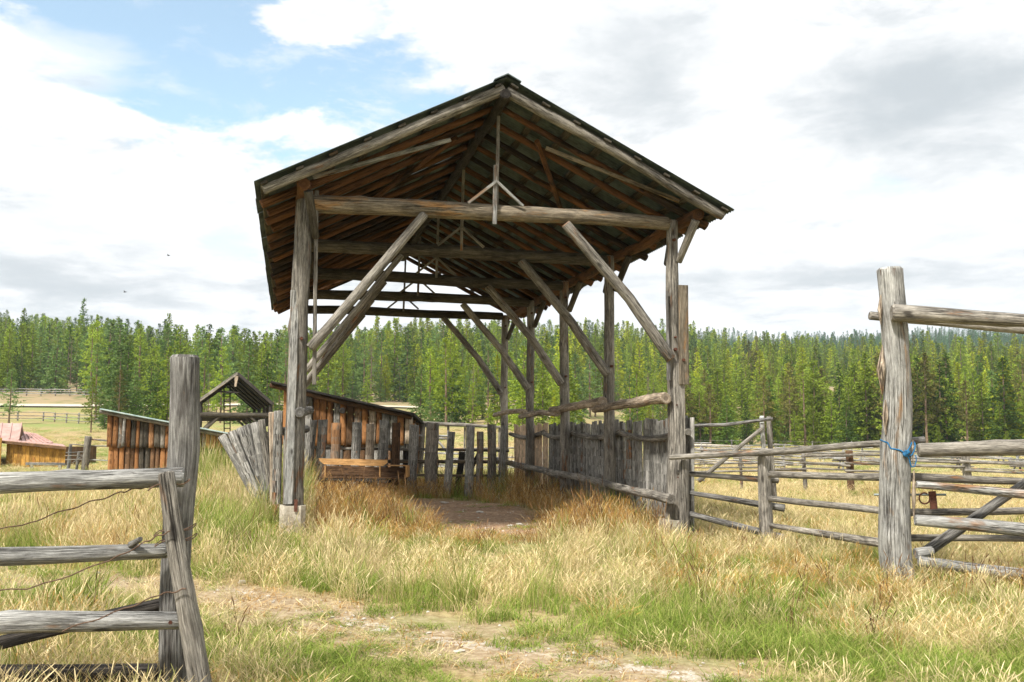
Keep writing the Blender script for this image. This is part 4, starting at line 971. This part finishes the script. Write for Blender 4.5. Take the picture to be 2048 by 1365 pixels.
# ---------------------------------------------------------------- trees
def tree_mesh(kind, seed, crown_mat, trunk_mat, dens=1.0):
    """returns (trunk mesh, crown mesh) for a conifer 12 m tall standing at the origin"""
    rr = random.Random(seed); Ht = 12.0
    tmb = MB(); lean = Vector((rr.uniform(-.2, .2), rr.uniform(-.2, .2), 0))
    r0 = {'pine': .19, 'dead': .13}.get(kind, .15)
    tmb.log([Vector((0, 0, -.6)), Vector((0, 0, Ht*.5))+lean*.6, Vector((0, 0, Ht*.985))+lean], [r0, r0*.6, .03], ns=7, seed=seed, step=1.2, bump=.2)
    V = []; Fc = []; UV = []
    def tuft(p, d, ln, wd, cv):
        # a leaf-sized kite-shaped face along d
        d = d.normalized(); sd_ = Vector((rr.gauss(0, 1), rr.gauss(0, 1), rr.gauss(0, .6))); sd_ = (sd_-d*sd_.dot(d)).normalized()
        b = len(V); V.extend([p, p+d*ln*.45+sd_*wd, p+d*ln, p+d*ln*.45-sd_*wd]); Fc.append((b, b+1, b+2, b+3)); UV.extend([(cv, 0)]*4)
    if kind in ('spruce', 'larch', 'fir'):
        base = {'spruce': .05, 'larch': .06, 'fir': .02}[kind]+rr.uniform(0, .05); Rm = {'spruce': 2.9, 'larch': 2.5, 'fir': 3.1}[kind]*rr.uniform(.85, 1.1)
        nb = int({'spruce': 165, 'larch': 165, 'fir': 170}[kind]*dens)
        asym = [rr.uniform(.85, 1.12) for _ in range(8)]
        for k in range(nb):
            t = (k+rr.random())/nb; t = t**1.05; z = Ht*(base+(1-base)*t); an = rr.uniform(0, 6.28)
            L = Rm*(1-t)**.92*rr.uniform(.78, 1.08)*asym[int(an/6.29*8)]+.08
            if rr.random() < .07: L *= .5
            up = -.28+.75*t+rr.uniform(-.12, .12)
            o = Vector((math.cos(an), math.sin(an), 0)); p0 = Vector((0, 0, z))+lean*(z/Ht)
            n = max(3, int(L*6.0*dens)); cv = rr.random()
            for j in range(n):
                q = (j+rr.random())/n; q = q**.75; sag = -.18*L*q*q if kind != 'larch' else 0
                p = p0+o*L*q+Vector((0, 0, up*L*q+sag))+Vector((rr.gauss(0, .1), rr.gauss(0, .1), rr.gauss(0, .07)))
                sp = .5*(1-q)+.2
                d = o*.8+Vector((-o.y, o.x, 0))*rr.uniform(-1, 1)*.9+Vector((0, 0, rr.uniform(-.35, .45)+(.3 if kind == 'larch' else 0)))
                for _ in range(2): tuft(p, d+Vector((rr.gauss(0, .3), rr.gauss(0, .3), rr.gauss(0, .2))), rr.uniform(.34, .58)*(1-.35*t), rr.uniform(.08, .14), min(1, max(0, cv*.5+rr.random()*.3+.25*q)))
        for _ in range(14): tuft(Vector((rr.gauss(0, .05), rr.gauss(0, .05), Ht*rr.uniform(.94, .99)))+lean, Vector((rr.gauss(0, .4), rr.gauss(0, .4), 1)), .4, .05, rr.random())
    elif kind == 'pine':
        base = rr.uniform(.10, .26); nb = int(92*dens)
        for k in range(nb):
            t = (k+rr.random())/nb; z = Ht*(base+(1-base)*t); an = rr.uniform(0, 6.28)
            L = 2.7*min(1, (t+.15)/.3)*(1-t)**.66*rr.uniform(.5, 1.15)+.12
            o = Vector((math.cos(an), math.sin(an), 0)); p0 = Vector((0, 0, z))+lean*(z/Ht); up = -.12+.62*t+rr.uniform(-.18, .18)
            n = max(3, int(L*4.6)); cv = rr.random()
            for j in range(n):
                q = .3+.7*(j+rr.random())/n
                p = p0+o*L*q+Vector((0, 0, up*L*q+.12*L*q*q))+Vector((rr.gauss(0, .13), rr.gauss(0, .13), rr.gauss(0, .09)))
                for _ in range(4):
                    d = Vector((rr.gauss(0, .8), rr.gauss(0, .8), rr.gauss(.3, .55)))+o*.5
                    tuft(p, d, rr.uniform(.24, .40), rr.uniform(.05, .085), min(1, max(0, cv*.4+rr.random()*.3+.3*q)))
        for _ in range(12): tuft(Vector((rr.gauss(0, .05), rr.gauss(0, .05), Ht*rr.uniform(.94, .99)))+lean, Vector((rr.gauss(0, .4), rr.gauss(0, .4), 1)), .4, .05, rr.random())
    elif kind == 'dead':
        for k in range(70):
            t = rr.uniform(.15, .97); z = Ht*t; an = rr.uniform(0, 6.28); L = 1.5*(1-t)**.6*rr.uniform(.4, 1)+.15
            o = Vector((math.cos(an), math.sin(an), rr.uniform(-.3, .3))); p0 = Vector((0, 0, z))+lean*t
            for j in range(5):
                q = j/5; tuft(p0+o*L*q, o+Vector((rr.gauss(0, .25), rr.gauss(0, .25), rr.gauss(0, .25))), L*.35, .03, rr.random())
            for _ in range(7): q = rr.uniform(.3, 1); tuft(p0+o*L*q, Vector((rr.gauss(0, 1), rr.gauss(0, 1), rr.gauss(0, .6))), .3, .02, rr.random())
    me = bpy.data.meshes.new('crown'); me.from_pydata([tuple(v) for v in V], [], Fc)
    uvl = me.uv_layers.new(name='UVMap'); uvl.data.foreach_set('uv', np.array(UV, dtype=np.float32).ravel()); me.materials.append(crown_mat)
    tm = bpy.data.meshes.new('trunk'); tm.from_pydata([tuple(v) for v in tmb.v], [], tmb.f); tm.uv_layers.new(name='UVMap'); tm.materials.append(trunk_mat)
    return tm, me
KINDS = {'spruce_mid': ('spruce', 'mid', m_trunk, 'mid green spruce'), 'spruce_dark': ('spruce', 'dark', m_trunk, 'dark green spruce'), 'fir_blue': ('fir', 'blue', m_trunk, 'greyish green fir'),
         'larch': ('larch', 'yellow', m_trunk, 'yellow green larch'), 'pine_mid': ('pine', 'mid', m_trunkr, 'mid green pine'), 'pine_dark': ('pine', 'blue', m_trunkr, 'grey green pine'), 'pine_rust': ('pine', 'rust', m_trunkr, 'rust tinged pine'),
         'dead': ('dead', 'dead', m_trunkr, 'bare grey dead conifer'), 'fir_dark': ('fir', 'dark', m_trunk, 'dark bushy fir'), 'larch_mid': ('larch', 'mid', m_trunk, 'slim bright green conifer')}
TM = {}
for n_, (kd, mt, tk, lb) in KINDS.items():
    TM[n_] = [tree_mesh(kd, hash_ + 31*len(n_), m_nd[mt], tk) for hash_ in ((11, 12, 13) if kd != 'dead' else (11, 12))]
NAMES = {'spruce': 'spruce_tree', 'fir': 'fir_tree', 'larch': 'larch_tree', 'pine': 'pine_tree', 'dead': 'dead_tree'}
def put_tree(kn, x, y, h, rot, label, group, wide=1.0, vi=None):
    kd = KINDS[kn][0]; v = TM[kn]; tm, cm = v[(vi if vi is not None else int(rot*10)) % len(v)]
    e = bpy.data.objects.new(NAMES[kd], None); e.location = (x, y, hzf(x, y)-.05); e.rotation_euler = (0, 0, rot); k = h/12; e.scale = (k*wide, k*wide, k)
    col.objects.link(e); tag(e, label, 'tree', group)
    for nm, me in (('trunk', tm), ('crown', cm)):
        o = bpy.data.objects.new(nm, me); col.objects.link(o); o.parent = e
    return e
taken = []
def lm(kn, px, Y, top, label, wide=1.0, vi=0):
    g = gnd(px, Y); h = at(px, top, Y).z-g.z; taken.append((g.x, g.y)); put_tree(kn, g.x, g.y, h, px*.37, label, 'landmark conifers at the forest edge', wide, vi)
lm('pine_dark', 22, 108, 738, 'single small pine at the left edge standing in the pasture', 1.2)
lm('pine_mid', 186, 92, 757, 'flat topped pine with a bare trunk left of the orange slab shed', 1.0, 1)
lm('fir_dark', 212, 98, 800, 'small dark fir at the foot of the flat topped pine', .8)
lm('pine_rust', 240, 100, 742, 'tall rust tinged pine left of the foreground post', .9, 2)
lm('fir_dark', 275, 104, 760, 'dark bushy fir rising behind the orange slab shed roof', .9)
lm('spruce_dark', 318, 110, 765, 'dark spruce partly hidden by the foreground post', .9)
lm('spruce_dark', 162, 330, 597, 'tallest skyline spruce above the left forest', .8)
lm('spruce_dark', 693, 395, 648, 'lone dark spruce poking from the skyline left of the barn', .8)
lm('pine_dark', 862, 88, 790, 'leafy green pine on the slope just right of the dark roofed slab shed', 1.1, 1)
lm('fir_blue', 905, 112, 720, 'big grey green fir in the gap under the pole barn', 1.25)
lm('fir_dark', 868, 96, 838, 'short dark young fir beside the end of the dark sloping roof', 1.1)
lm('pine_mid', 945, 100, 765, 'mid green pine on the slope seen between the back braces', 1.1, 2)
lm('spruce_mid', 982, 104, 800, 'small bright spruce left of the farthest barn posts', 1.1)
lm('fir_dark', 1452, 128, 792, 'dark broad fir at the forest foot left of the high gate frame', 1.3)
lm('pine_rust', 1420, 132, 770, 'rust tinged pine behind the dark broad fir', 1.2, 1)
lm('pine_rust', 1560, 134, 838, 'small orange brown pine just right of the high gate frame', .8)
lm('larch_mid', 1588, 130, 822, 'bright green young conifer right of the small orange brown pine', 1.1)
lm('fir_dark', 1690, 128, 800, 'dark bushy fir left of the big gate post', 1.4)
lm('pine_rust', 1725, 138, 760, 'rust tinged pine beside the big gate post', 1.3, 2)
lm('pine_rust', 1931, 132, 763, 'rust brown pine with a bare trunk at the field edge right of the gate post', 1.15, 1)
lm('pine_rust', 2022, 132, 775, 'rust brown pine nearest the right edge of the photo', 1.2, 2)
lm('pine_dark', 1985, 140, 742, 'grey green pine between the two rust brown pines', 1.1)
lm('larch_mid', 2010, 122, 862, 'low round bright green sapling under the right rust brown pine', 1.6)
lm('larch_mid', 1874, 124, 850, 'low bright sapling right of the big gate post', 1.4)

# scattered hillside forest
rs = np.random.RandomState(77)
cand = []
for (ya, yb, sp) in ((150, 200, 4.8), (200, 430, 5.8)):
    yy = ya
    while yy < yb:
        xw = .62*yy
        for x in np.arange(-xw, xw, sp):
            cand.append((x+rs.uniform(-.45, .45)*sp, yy+rs.uniform(-.45, .45)*sp))
        yy += sp
# forest edge in front on the right
for k in range(260):
    x = rs.uniform(20, 90); cand.append((x, rs.uniform(128, 150)))
for k in range(70):
    Yk = rs.uniform(92, 150); pxk = rs.uniform(840, 1330); cand.append(((pxk-1024)/F*Yk, Yk))
for k in range(34):
    Yk = rs.uniform(104, 150); pxk = rs.uniform(172, 560); cand.append(((pxk-1024)/F*Yk, Yk))
road_np = ROADPL
keep = []
for (x, y) in cand:
    px = 1024+F*x/y
    if px < -160 or px > 2210: continue
    if px < 1330 and y < 170 and (x*7.3 % 1) < .0: continue
    if seg_dist(np.array(x), np.array(y), road_np) < 4.5: continue
    if y < 176 and px < 165 and y > 112: continue        # open pasture, road and its fences on the left
    if y < 150 and px < 172: continue
    if 150 < y < 215 and px < 1250 and rs.rand() < .10: continue
    if y < 128 and px > 1400: continue
    if any((x-a)**2+(y-b)**2 < 4 for a, b in taken): continue
    n_ = float(fbm(np.array(x), np.array(y), .04))
    if n_ < -.75: continue
    keep.append((x, y, px, n_))
keep.sort(key=lambda t: t[1])
def pick(px, y, n_, r):
    if px > 1330:
        pr = (('larch', .20), ('larch_mid', .26), ('spruce_mid', .16), ('spruce_dark', .18), ('pine_mid', .06), ('fir_blue', .05), ('dead', .05), ('pine_rust', .04)) if y > 175 else (('spruce_mid', .25), ('larch_mid', .2), ('pine_rust', .14), ('fir_dark', .15), ('pine_mid', .16), ('dead', .05), ('larch', .05))
    elif px > 560:
        pr = (('larch', .20), ('larch_mid', .24), ('pine_mid', .14), ('spruce_mid', .12), ('spruce_dark', .16), ('dead', .05), ('pine_dark', .09)) if y > 220 else (('pine_mid', .34), ('pine_dark', .16), ('fir_blue', .1), ('larch_mid', .12), ('spruce_mid', .16), ('dead', .06), ('larch', .06))
    else:
        pr = (('pine_mid', .18), ('spruce_mid', .22), ('fir_blue', .14), ('pine_dark', .12), ('larch_mid', .14), ('spruce_dark', .16), ('dead', .04), ('larch', .04))
    a = 0
    for n, p in pr:
        a += p
        if r < a: return n
    return pr[0][0]
def region(px, y):
    if px < 380: return 'in the forest behind the left pasture'
    if px < 640: return 'in the forest behind the gabled shelter'
    if px < 1040: return 'in the forest through the pole barn'
    if px < 1350: return 'in the forest behind the slab wall'
    if px < 1740: return 'in the forest above the pole fence'
    return 'in the forest behind the gate post'
def theight(px, y, r):
    k = min(1, max(0, (px-900)/450))            # the left forest stands taller than the right one
    lo = 8.0*(1-k)+7.2*k; hi = 12.5*(1-k)+11.0*k
    return (lo*.8+(hi*1.15-lo*.8)*r)*(.88 if r < .25 else 1)+min(2.5, max(0, y-180)/60)
NTREE = 276; far = []; indiv = []
def shows(t): return theight(t[2], t[1], .5)/t[1]
for i, (x, y, px, n_) in enumerate(keep):
    r = rs.rand(); kn = pick(px, y, n_, rs.rand()); h = theight(px, y, r)
    if kn.startswith('larch') and y > 200: h *= 1.12
    if kn == 'dead': h *= .85
    if y < 152 and px < 1340: h *= .66
    elif px < 700: h *= .92
    if i < NTREE:
        indiv.append((kn, x, y, h, rs.rand()*6.28, px, rs.uniform(.85, 1.2)))
    else: far.append((kn, x, y, h, rs.rand()*6.28, rs.uniform(.85, 1.2)))

ORD = 'first second third fourth fifth sixth seventh eighth ninth tenth eleventh twelfth thirteenth fourteenth fifteenth sixteenth seventeenth eighteenth nineteenth twentieth'.split()
def ordw(n):
    if n <= 20: return ORD[n-1]
    tens = {2: 'twenty', 3: 'thirty', 4: 'forty', 5: 'fifty'}[n//10]
    return tens+'-'+ORD[n % 10-1] if n % 10 else {20: 'twentieth', 30: 'thirtieth', 40: 'fortieth', 50: 'fiftieth'}[n]
byg = {}
for q in indiv: byg.setdefault(KINDS[q[0]][3]+' '+region(q[5], q[2]), []).append(q)
for lb, qs in byg.items():
    qs.sort(key=lambda q: q[5])
    for i, (kn, x, y, h, rt, px, wd) in enumerate(qs):
        put_tree(kn, x, y, h, rt, lb+(', '+ordw(i+1)+' from the left' if len(qs) > 1 else ''), 'conifers '+region(px, y), wd)

def instancer(name, sources, pts, idx, rots, scls, label=None, kind='stuff'):
    """one countless mass: copies of the source meshes on points"""
    sc_col = bpy.data.collections.new(name+'_sources')
    for o in sources: sc_col.objects.link(o)
    me = bpy.data.meshes.new(name); me.vertices.add(len(pts)); me.vertices.foreach_set('co', np.asarray(pts, dtype=np.float32).ravel())
    a = me.attributes.new('idx', 'INT', 'POINT'); a.data.foreach_set('value', np.asarray(idx, dtype=np.int32))
    a = me.attributes.new('rot', 'FLOAT_VECTOR', 'POINT'); a.data.foreach_set('vector', np.asarray(rots, dtype=np.float32).ravel())
    a = me.attributes.new('scl', 'FLOAT_VECTOR', 'POINT'); a.data.foreach_set('vector', np.asarray(scls, dtype=np.float32).ravel())
    o = bpy.data.objects.new(name, me); col.objects.link(o); tag(o, label, None, None, kind)
    g = bpy.data.node_groups.new(name, 'GeometryNodeTree')
    g.interface.new_socket('Geometry', in_out='INPUT', socket_type='NodeSocketGeometry'); g.interface.new_socket('Geometry', in_out='OUTPUT', socket_type='NodeSocketGeometry')
    gi = g.nodes.new('NodeGroupInput'); go = g.nodes.new('NodeGroupOutput'); mp = g.nodes.new('GeometryNodeMeshToPoints'); ip = g.nodes.new('GeometryNodeInstanceOnPoints')
    ci = g.nodes.new('GeometryNodeCollectionInfo'); ci.inputs[0].default_value = sc_col; ci.inputs[1].default_value = True; ci.inputs[2].default_value = True
    def att(nm, ty): n = g.nodes.new('GeometryNodeInputNamedAttribute'); n.data_type = ty; n.inputs[0].default_value = nm; return n.outputs[0]
    lk = g.links.new
    lk(gi.outputs[0], mp.inputs[0]); lk(mp.outputs[0], ip.inputs['Points']); lk(ci.outputs[0], ip.inputs['Instance']); ip.inputs['Pick Instance'].default_value = True
    lk(att('idx', 'INT'), ip.inputs['Instance Index']); lk(att('rot', 'FLOAT_VECTOR'), ip.inputs['Rotation']); lk(att('scl', 'FLOAT_VECTOR'), ip.inputs['Scale']); lk(ip.outputs[0], go.inputs[0])
    md = o.modifiers.new('scatter', 'NODES'); md.node_group = g
    return o
def joined(name, tm, cm):
    nv = len(tm.vertices); V = [tuple(v.co) for v in tm.vertices]+[tuple(v.co) for v in cm.vertices]
    Fc = [tuple(p.vertices) for p in tm.polygons]+[tuple(i+nv for i in p.vertices) for p in cm.polygons]
    me = bpy.data.meshes.new(name); me.from_pydata(V, [], Fc); me.materials.append(tm.materials[0]); me.materials.append(cm.materials[0])
    npt = len(tm.polygons); me.polygons.foreach_set('material_index', [0]*npt+[1]*len(cm.polygons))
    uv = np.zeros((len(me.loops), 2), np.float32); cu = np.zeros(len(cm.loops)*2, np.float32); cm.uv_layers[0].data.foreach_get('uv', cu)
    uv[len(tm.loops):] = cu.reshape(-1, 2); me.uv_layers.new(name='UVMap').data.foreach_set('uv', uv.ravel())
    return bpy.data.objects.new(name, me)
order = sorted(KINDS); src = []; start = {}
for kn in order:
    start[kn] = len(src)
    for q, (tm, cm) in enumerate(TM[kn]): src.append(joined('tree_%02d' % len(src), tm, cm))
pts = [(x, y, hzf(x, y)-.1) for (_, x, y, *_r) in far]
instancer('hillside_forest', src, pts, [start[k]+int(r*10) % len(TM[k]) for (k, x, y, h, r, w_) in far], [(0, 0, r) for (_, x, y, h, r, w_) in far], [(h/12*w_, h/12*w_, h/12) for (_, x, y, h, r, w_) in far], 'dense conifer forest on the hillside behind the front trees')
# far ridge
fr = []
fsrc = [joined('ridge_tree_%d' % q, *tree_mesh('spruce', 60+q, m_nd['far'], m_trunk, .6)) for q in range(3)]
for yy in np.arange(640, 1010, 8.5):
    for x in np.arange(-.05*yy, .62*yy, 7.5):
        x_ = x+rs.uniform(-3.5, 3.5); y_ = yy+rs.uniform(-4, 4); px = 1024+F*x_/y_
        bare = float(fbm(np.array(x_), np.array(y_), .012, 5))
        if bare > .55 and px > 1700: continue
        fr.append((x_, y_, rs.uniform(10, 19), rs.rand()*6.28))
instancer('ridge_forest', fsrc, [(x, y, hzf(x, y)-.2) for x, y, h, r in fr], [int(r*10) % 3 for x, y, h, r in fr], [(0, 0, r) for x, y, h, r in fr], [(h/12,)*3 for x, y, h, r in fr], 'far blue green conifer ridge behind the right forest')

# ---------------------------------------------------------------- grass
def clump(name, n, hmin, hmax, spread, lean, width, mat, seed, head=False, curve=.5, mat2=None, share2=0.0):
    rr = random.Random(seed); V = []; Fc = []; UV = []; MI = []
    for k in range(n):
        a = rr.uniform(0, 6.28); r = spread*math.sqrt(rr.random()); p = Vector((r*math.cos(a), r*math.sin(a), -.02))
        h = rr.uniform(hmin, hmax); b = rr.uniform(0, 6.28); d = Vector((math.cos(b), math.sin(b), 0)); ln = lean*h*rr.uniform(.2, 1)
        sdv = Vector((-d.y, d.x, 0)); c0 = rr.uniform(0, 6.28); sdv = Vector((math.cos(c0), math.sin(c0), 0))
        w_ = width*rr.uniform(.7, 1.3); cv = rr.random(); segs = [0, .35, .7, 1.0]; prof = [1, .85, .6, .08]
        if head: segs = [0, .4, .78, .84, .93, 1.0]; prof = [.8, .55, .4, 1.15, 1.05, .2]
        mi = 1 if (mat2 and rr.random() < share2) else 0
        base = len(V)
        for t, q in zip(segs, prof):
            bend = t**(1+1.5*curve); cc = p+Vector((0, 0, h*(t-.35*curve*lean*t*t)))+d*ln*bend
            V.append(cc+sdv*w_*q); V.append(cc-sdv*w_*q)
        for j in range(len(segs)-1):
            i0 = base+2*j; Fc.append((i0, i0+1, i0+3, i0+2)); MI.append(mi)
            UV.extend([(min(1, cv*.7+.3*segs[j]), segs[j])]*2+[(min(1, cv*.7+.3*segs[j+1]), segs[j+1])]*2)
    me = bpy.data.meshes.new(name); me.from_pydata([tuple(v) for v in V], [], Fc); me.uv_layers.new(name='UVMap').data.foreach_set('uv', np.array(UV, dtype=np.float32).ravel())
    me.materials.append(mat); me.materials.append(mat2 or mat); me.polygons.foreach_set('material_index', MI)
    return bpy.data.objects.new(name, me)
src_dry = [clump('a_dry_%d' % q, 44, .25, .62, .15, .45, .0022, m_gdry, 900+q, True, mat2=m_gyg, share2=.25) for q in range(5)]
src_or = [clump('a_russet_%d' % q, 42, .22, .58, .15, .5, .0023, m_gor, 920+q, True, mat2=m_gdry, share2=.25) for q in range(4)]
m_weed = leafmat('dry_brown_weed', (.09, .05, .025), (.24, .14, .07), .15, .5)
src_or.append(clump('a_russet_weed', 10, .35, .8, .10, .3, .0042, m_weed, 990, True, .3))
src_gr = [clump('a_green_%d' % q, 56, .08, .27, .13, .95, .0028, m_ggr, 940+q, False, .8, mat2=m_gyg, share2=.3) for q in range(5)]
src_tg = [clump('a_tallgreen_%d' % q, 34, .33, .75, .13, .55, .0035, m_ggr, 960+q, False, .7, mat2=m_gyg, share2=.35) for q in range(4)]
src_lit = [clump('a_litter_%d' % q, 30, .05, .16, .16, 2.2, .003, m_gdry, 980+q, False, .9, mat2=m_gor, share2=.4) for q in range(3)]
R0 = np.random.RandomState(3)
def sample(y0, y1, dens, margin=1.06):
    sd_ = 1.3                                   # metres kept beyond the edges of the view on each side
    wmax = y1*.515*margin+sd_; n = int(2*wmax*(y1-y0)*dens)
    y = R0.uniform(y0, y1, n); x = R0.uniform(-1, 1, n)*wmax
    k = np.abs(x) < y*.515*margin+sd_
    return x[k], y[k]
def zones(): return ((2.2, 8, 62, 1.0), (8, 16, 40, 1.0), (16, 27, 20, 1.15), (27, 46, 6, 1.7), (46, 85, 1.6, 2.6), (85, 130, .5, 3.6))
acc = {k: [] for k in ('dry', 'or', 'gr', 'tg', 'lit')}
def px_(x, y): return 1024+F*x/y
for (y0, y1, dn_, wsc) in zones():
    x, y = sample(y0, y1, dn_)
    px = px_(x, y); tr_ = trackf(x, y); so_ = soilf(x, y)
    n1 = fbm(x, y, .9, 3); n2 = fbm(x, y, 2.2, 11); u = R0.rand(len(x)); v = R0.rand(len(x))
    dx = x-L0.x; dy = y-L0.y; uu = dx*ar.x+dy*ar.y; qq = dx*ax.x+dy*ax.y
    inshed = (uu > .2) & (uu < WD+.2) & (qq > -.8) & (qq < 4*BAY)
    # green share
    g = .43+.26*n1+.26*n2
    right = np.clip((x-.2)/2.0, 0, 1)*np.clip((12.5-y)/4, 0, 1)
    g = g+.12*right
    near = np.clip((9.2-y)/2, 0, 1); g = g+.13*near
    g = np.where((px < 600) & (px > 380) & (y > 11.5) & (y < 21), g+.22, g)
    g = np.where((px > 1300) & (y > 15.5), g-.16, g)
    g = np.where((px < 380) & (y > 10) & (y < 30), g-.22, g)
    g = np.where(inshed, g-.30, g)
    g = np.where(np.abs(seg_dist(x, y, TRACK)-1.25) < .45, g+.35, g); g = g+.22*tr_
    # height factor
    h = .80+.16*n2+.16*n1
    h = h*(1-.72*tr_)
    dn2 = seg_dist(x, y, TRACK)
    belowtrack = (y < np.interp(x, [-16, -5.2, -3, -.1, 1.25, 3.5], [12.6, 10.3, 9.3, 7.4, 6.4, 4.4])) & (x < 2.5)
    h = np.where(belowtrack, h*np.clip(.45-.25*(x+1.0), .28, .85), h)
    h = np.where((x > .5) & (y < 12) & ~belowtrack, h*np.clip(.62+.1*n1, .4, .8), h)
    h = np.where((y > 15) & (px > 1390), h*.62, h)
    h = np.where((px < 620) & (px > 385) & (y > 14.6) & (y < 27), h*np.clip(1.5+.4*(y-15), 1.5, 2.1), h)
    h = np.where((px < 380) & (y > 14) & (y < 32), h*1.05, h)
    h = np.where(y > 40, h*.6, h)
    h = np.where((px < 330) & (y > 18), h*.8, h)
    h = h*np.where(inshed & (uu > 4.1), 1.25, 1.0)
    h = h*np.where((px > 770) & (px < 1090) & (y > 9.5) & (qq < .3), .5, 1.0)
    h = h*np.where((np.hypot(x-L0.x, y-L0.y) < 1.1) & (y < 13.7), .45, 1.0)
    h = h*np.where((x > 2.2) & (y > 11.0) & (y < 15.2), .72, 1.0)
    h = h*np.where((np.hypot(x-2.4, y-14.7) < .9) & (y < 14.8), .6, 1.0)
    h = np.where(inshed, h*1.15*(1-.9*np.clip(so_*1.6+.3*n2, 0, 1)), h)
    # thin out
    keepm = v > np.clip(.30*tr_+.25*np.clip(-n2, 0, 1), 0, .9)
    keepm &= ~(inshed & (so_+.25*n2 > .35) & (u > .12))
    keepm &= y < np.where(px > 1200, 130, 100)
    for i in np.nonzero(keepm)[0]:
        hh = max(.12, float(h[i])); gi = g[i]; r_ = R0.rand()
        if tr_[i] > .45 and r_ < .42: kk = 'lit'; hh = .9
        elif u[i] < gi:
            kk = 'tg' if (hh > .8 and R0.rand() < .55) else 'gr'
            if kk == 'tg': hh *= 1.0
            else: hh = min(1.3, hh*1.5)
        else: kk = 'or' if (inshed[i] or (R0.rand() < .12+.18*max(0, n1[i])) or (x[i] > 1.5 and 9.2 < y[i] < 12.2 and R0.rand() < .6)) else 'dry'
        acc[kk].append((x[i], y[i], hh*R0.uniform(.8, 1.2), wsc*R0.uniform(.85, 1.2)))
GL = {'dry': ('tall_dry_grass', src_dry, 'tall straw coloured grass with seed heads all over the pasture'), 'or': ('russet_grass', src_or, 'tall russet brown grass under the barn roof and along the fences'),
      'gr': ('green_grass', src_gr, 'short bright green grass tufts along the track'), 'tg': ('tall_green_grass', src_tg, 'tall green grass growing beside the collapsed slabs'), 'lit': ('straw_litter', src_lit, 'flattened dry straw lying on the worn track')}
for kk, (nm, srcs, lb) in GL.items():
    A_ = np.array(acc[kk]); 
    if len(A_) == 0: continue
    P = np.stack([A_[:, 0], A_[:, 1], hz(A_[:, 0], A_[:, 1])], -1); n = len(A_)
    wind = R0.normal(0, .12, (n, 2)); rot = np.stack([wind[:, 0], wind[:, 1], R0.uniform(0, 6.28, n)], -1)
    scl = np.stack([A_[:, 3], A_[:, 3], A_[:, 2]*np.where(A_[:, 3] > 1.5, 1.05, 1.0)], -1)
    instancer(nm, srcs, P, R0.randint(0, len(srcs), n), rot, scl, lb)
    print(nm, n)

# ---------------------------------------------------------------- air
hb = bpy.data.meshes.new('haze')
x0, x1, y0, y1, z0, z1 = -1300, 1300, -75, 2620, -3, 125
hb.from_pydata([(x, y, z) for z in (z0, z1) for (x, y) in ((x0, y0), (x1, y0), (x1, y1), (x0, y1))], [], [(3, 2, 1, 0), (4, 5, 6, 7), (0, 1, 5, 4), (1, 2, 6, 5), (2, 3, 7, 6), (3, 0, 4, 7)])
mh = bpy.data.materials.new('haze_air'); mh.use_nodes = True; hn = mh.node_tree; hn.nodes.clear()
pv_ = hn.nodes.new('ShaderNodeVolumePrincipled'); pv_.inputs['Color'].default_value = (.72, .86, 1, 1); pv_.inputs['Density'].default_value = HAZE
hn.links.new(pv_.outputs[0], hn.nodes.new('ShaderNodeOutputMaterial').inputs['Volume'])
hb.materials.append(mh); ho = bpy.data.objects.new('haze', hb); col.objects.link(ho); ho['kind'] = 'stuff'

# loose pebbles on the track and the barn floor
def pebble(k):
    rr = random.Random(k); V = []; Fc = []; n, m_ = 6, 4
    for a in range(m_+1):
        ph = math.pi*a/m_
        for b in range(n):
            th = 2*math.pi*b/n; q = Vector((math.sin(ph)*math.cos(th), math.sin(ph)*math.sin(th)*.75, math.cos(ph)*.45))
            V.append(tuple(q*(1+.5*mnoise.noise(q*2+Vector((k*3.1, 0, 0))))))
    for a in range(m_):
        for b in range(n): i0 = a*n+b; i1 = a*n+(b+1) % n; Fc.append((i0, i0+n, i1+n, i1))
    me = bpy.data.meshes.new('a_pebble_%d' % k); me.from_pydata(V, [], Fc); me.materials.append(m_stone if k % 2 else m_peb); return bpy.data.objects.new(me.name, me)
m_peb = simple('earthy_clod', (.20, .14, .09), (.40, .30, .20), 4, .95)
x = R0.uniform(-9, 4.5, 26000); y = R0.uniform(4, 21.5, 26000)
k_ = R0.rand(26000) < np.clip(trackf(x, y)*.16+np.clip(1-seg_dist(x, y, GRAVEL)/.4, 0, 1)*.5+soilf(x, y)*.22*(y > 13), 0, 1)
x = x[k_]; y = y[k_]; n = len(x); sz = np.exp(R0.normal(-4.55, .45, n))
instancer('gravel', [pebble(k) for k in range(4)], np.stack([x, y, hz(x, y)+sz*.2], -1), R0.randint(0, 4, n), np.stack([R0.normal(0, .2, n), R0.normal(0, .2, n), R0.uniform(0, 6.28, n)], -1), np.stack([sz]*3, -1), 'scattered small stones and clods on the worn track and barn floor')
print('pebbles', n)
sc.render.engine = 'CYCLES'
sc.cycles.max_bounces = 6; sc.cycles.transparent_max_bounces = 4; sc.cycles.diffuse_bounces = 3
print('objects', len(bpy.data.objects))
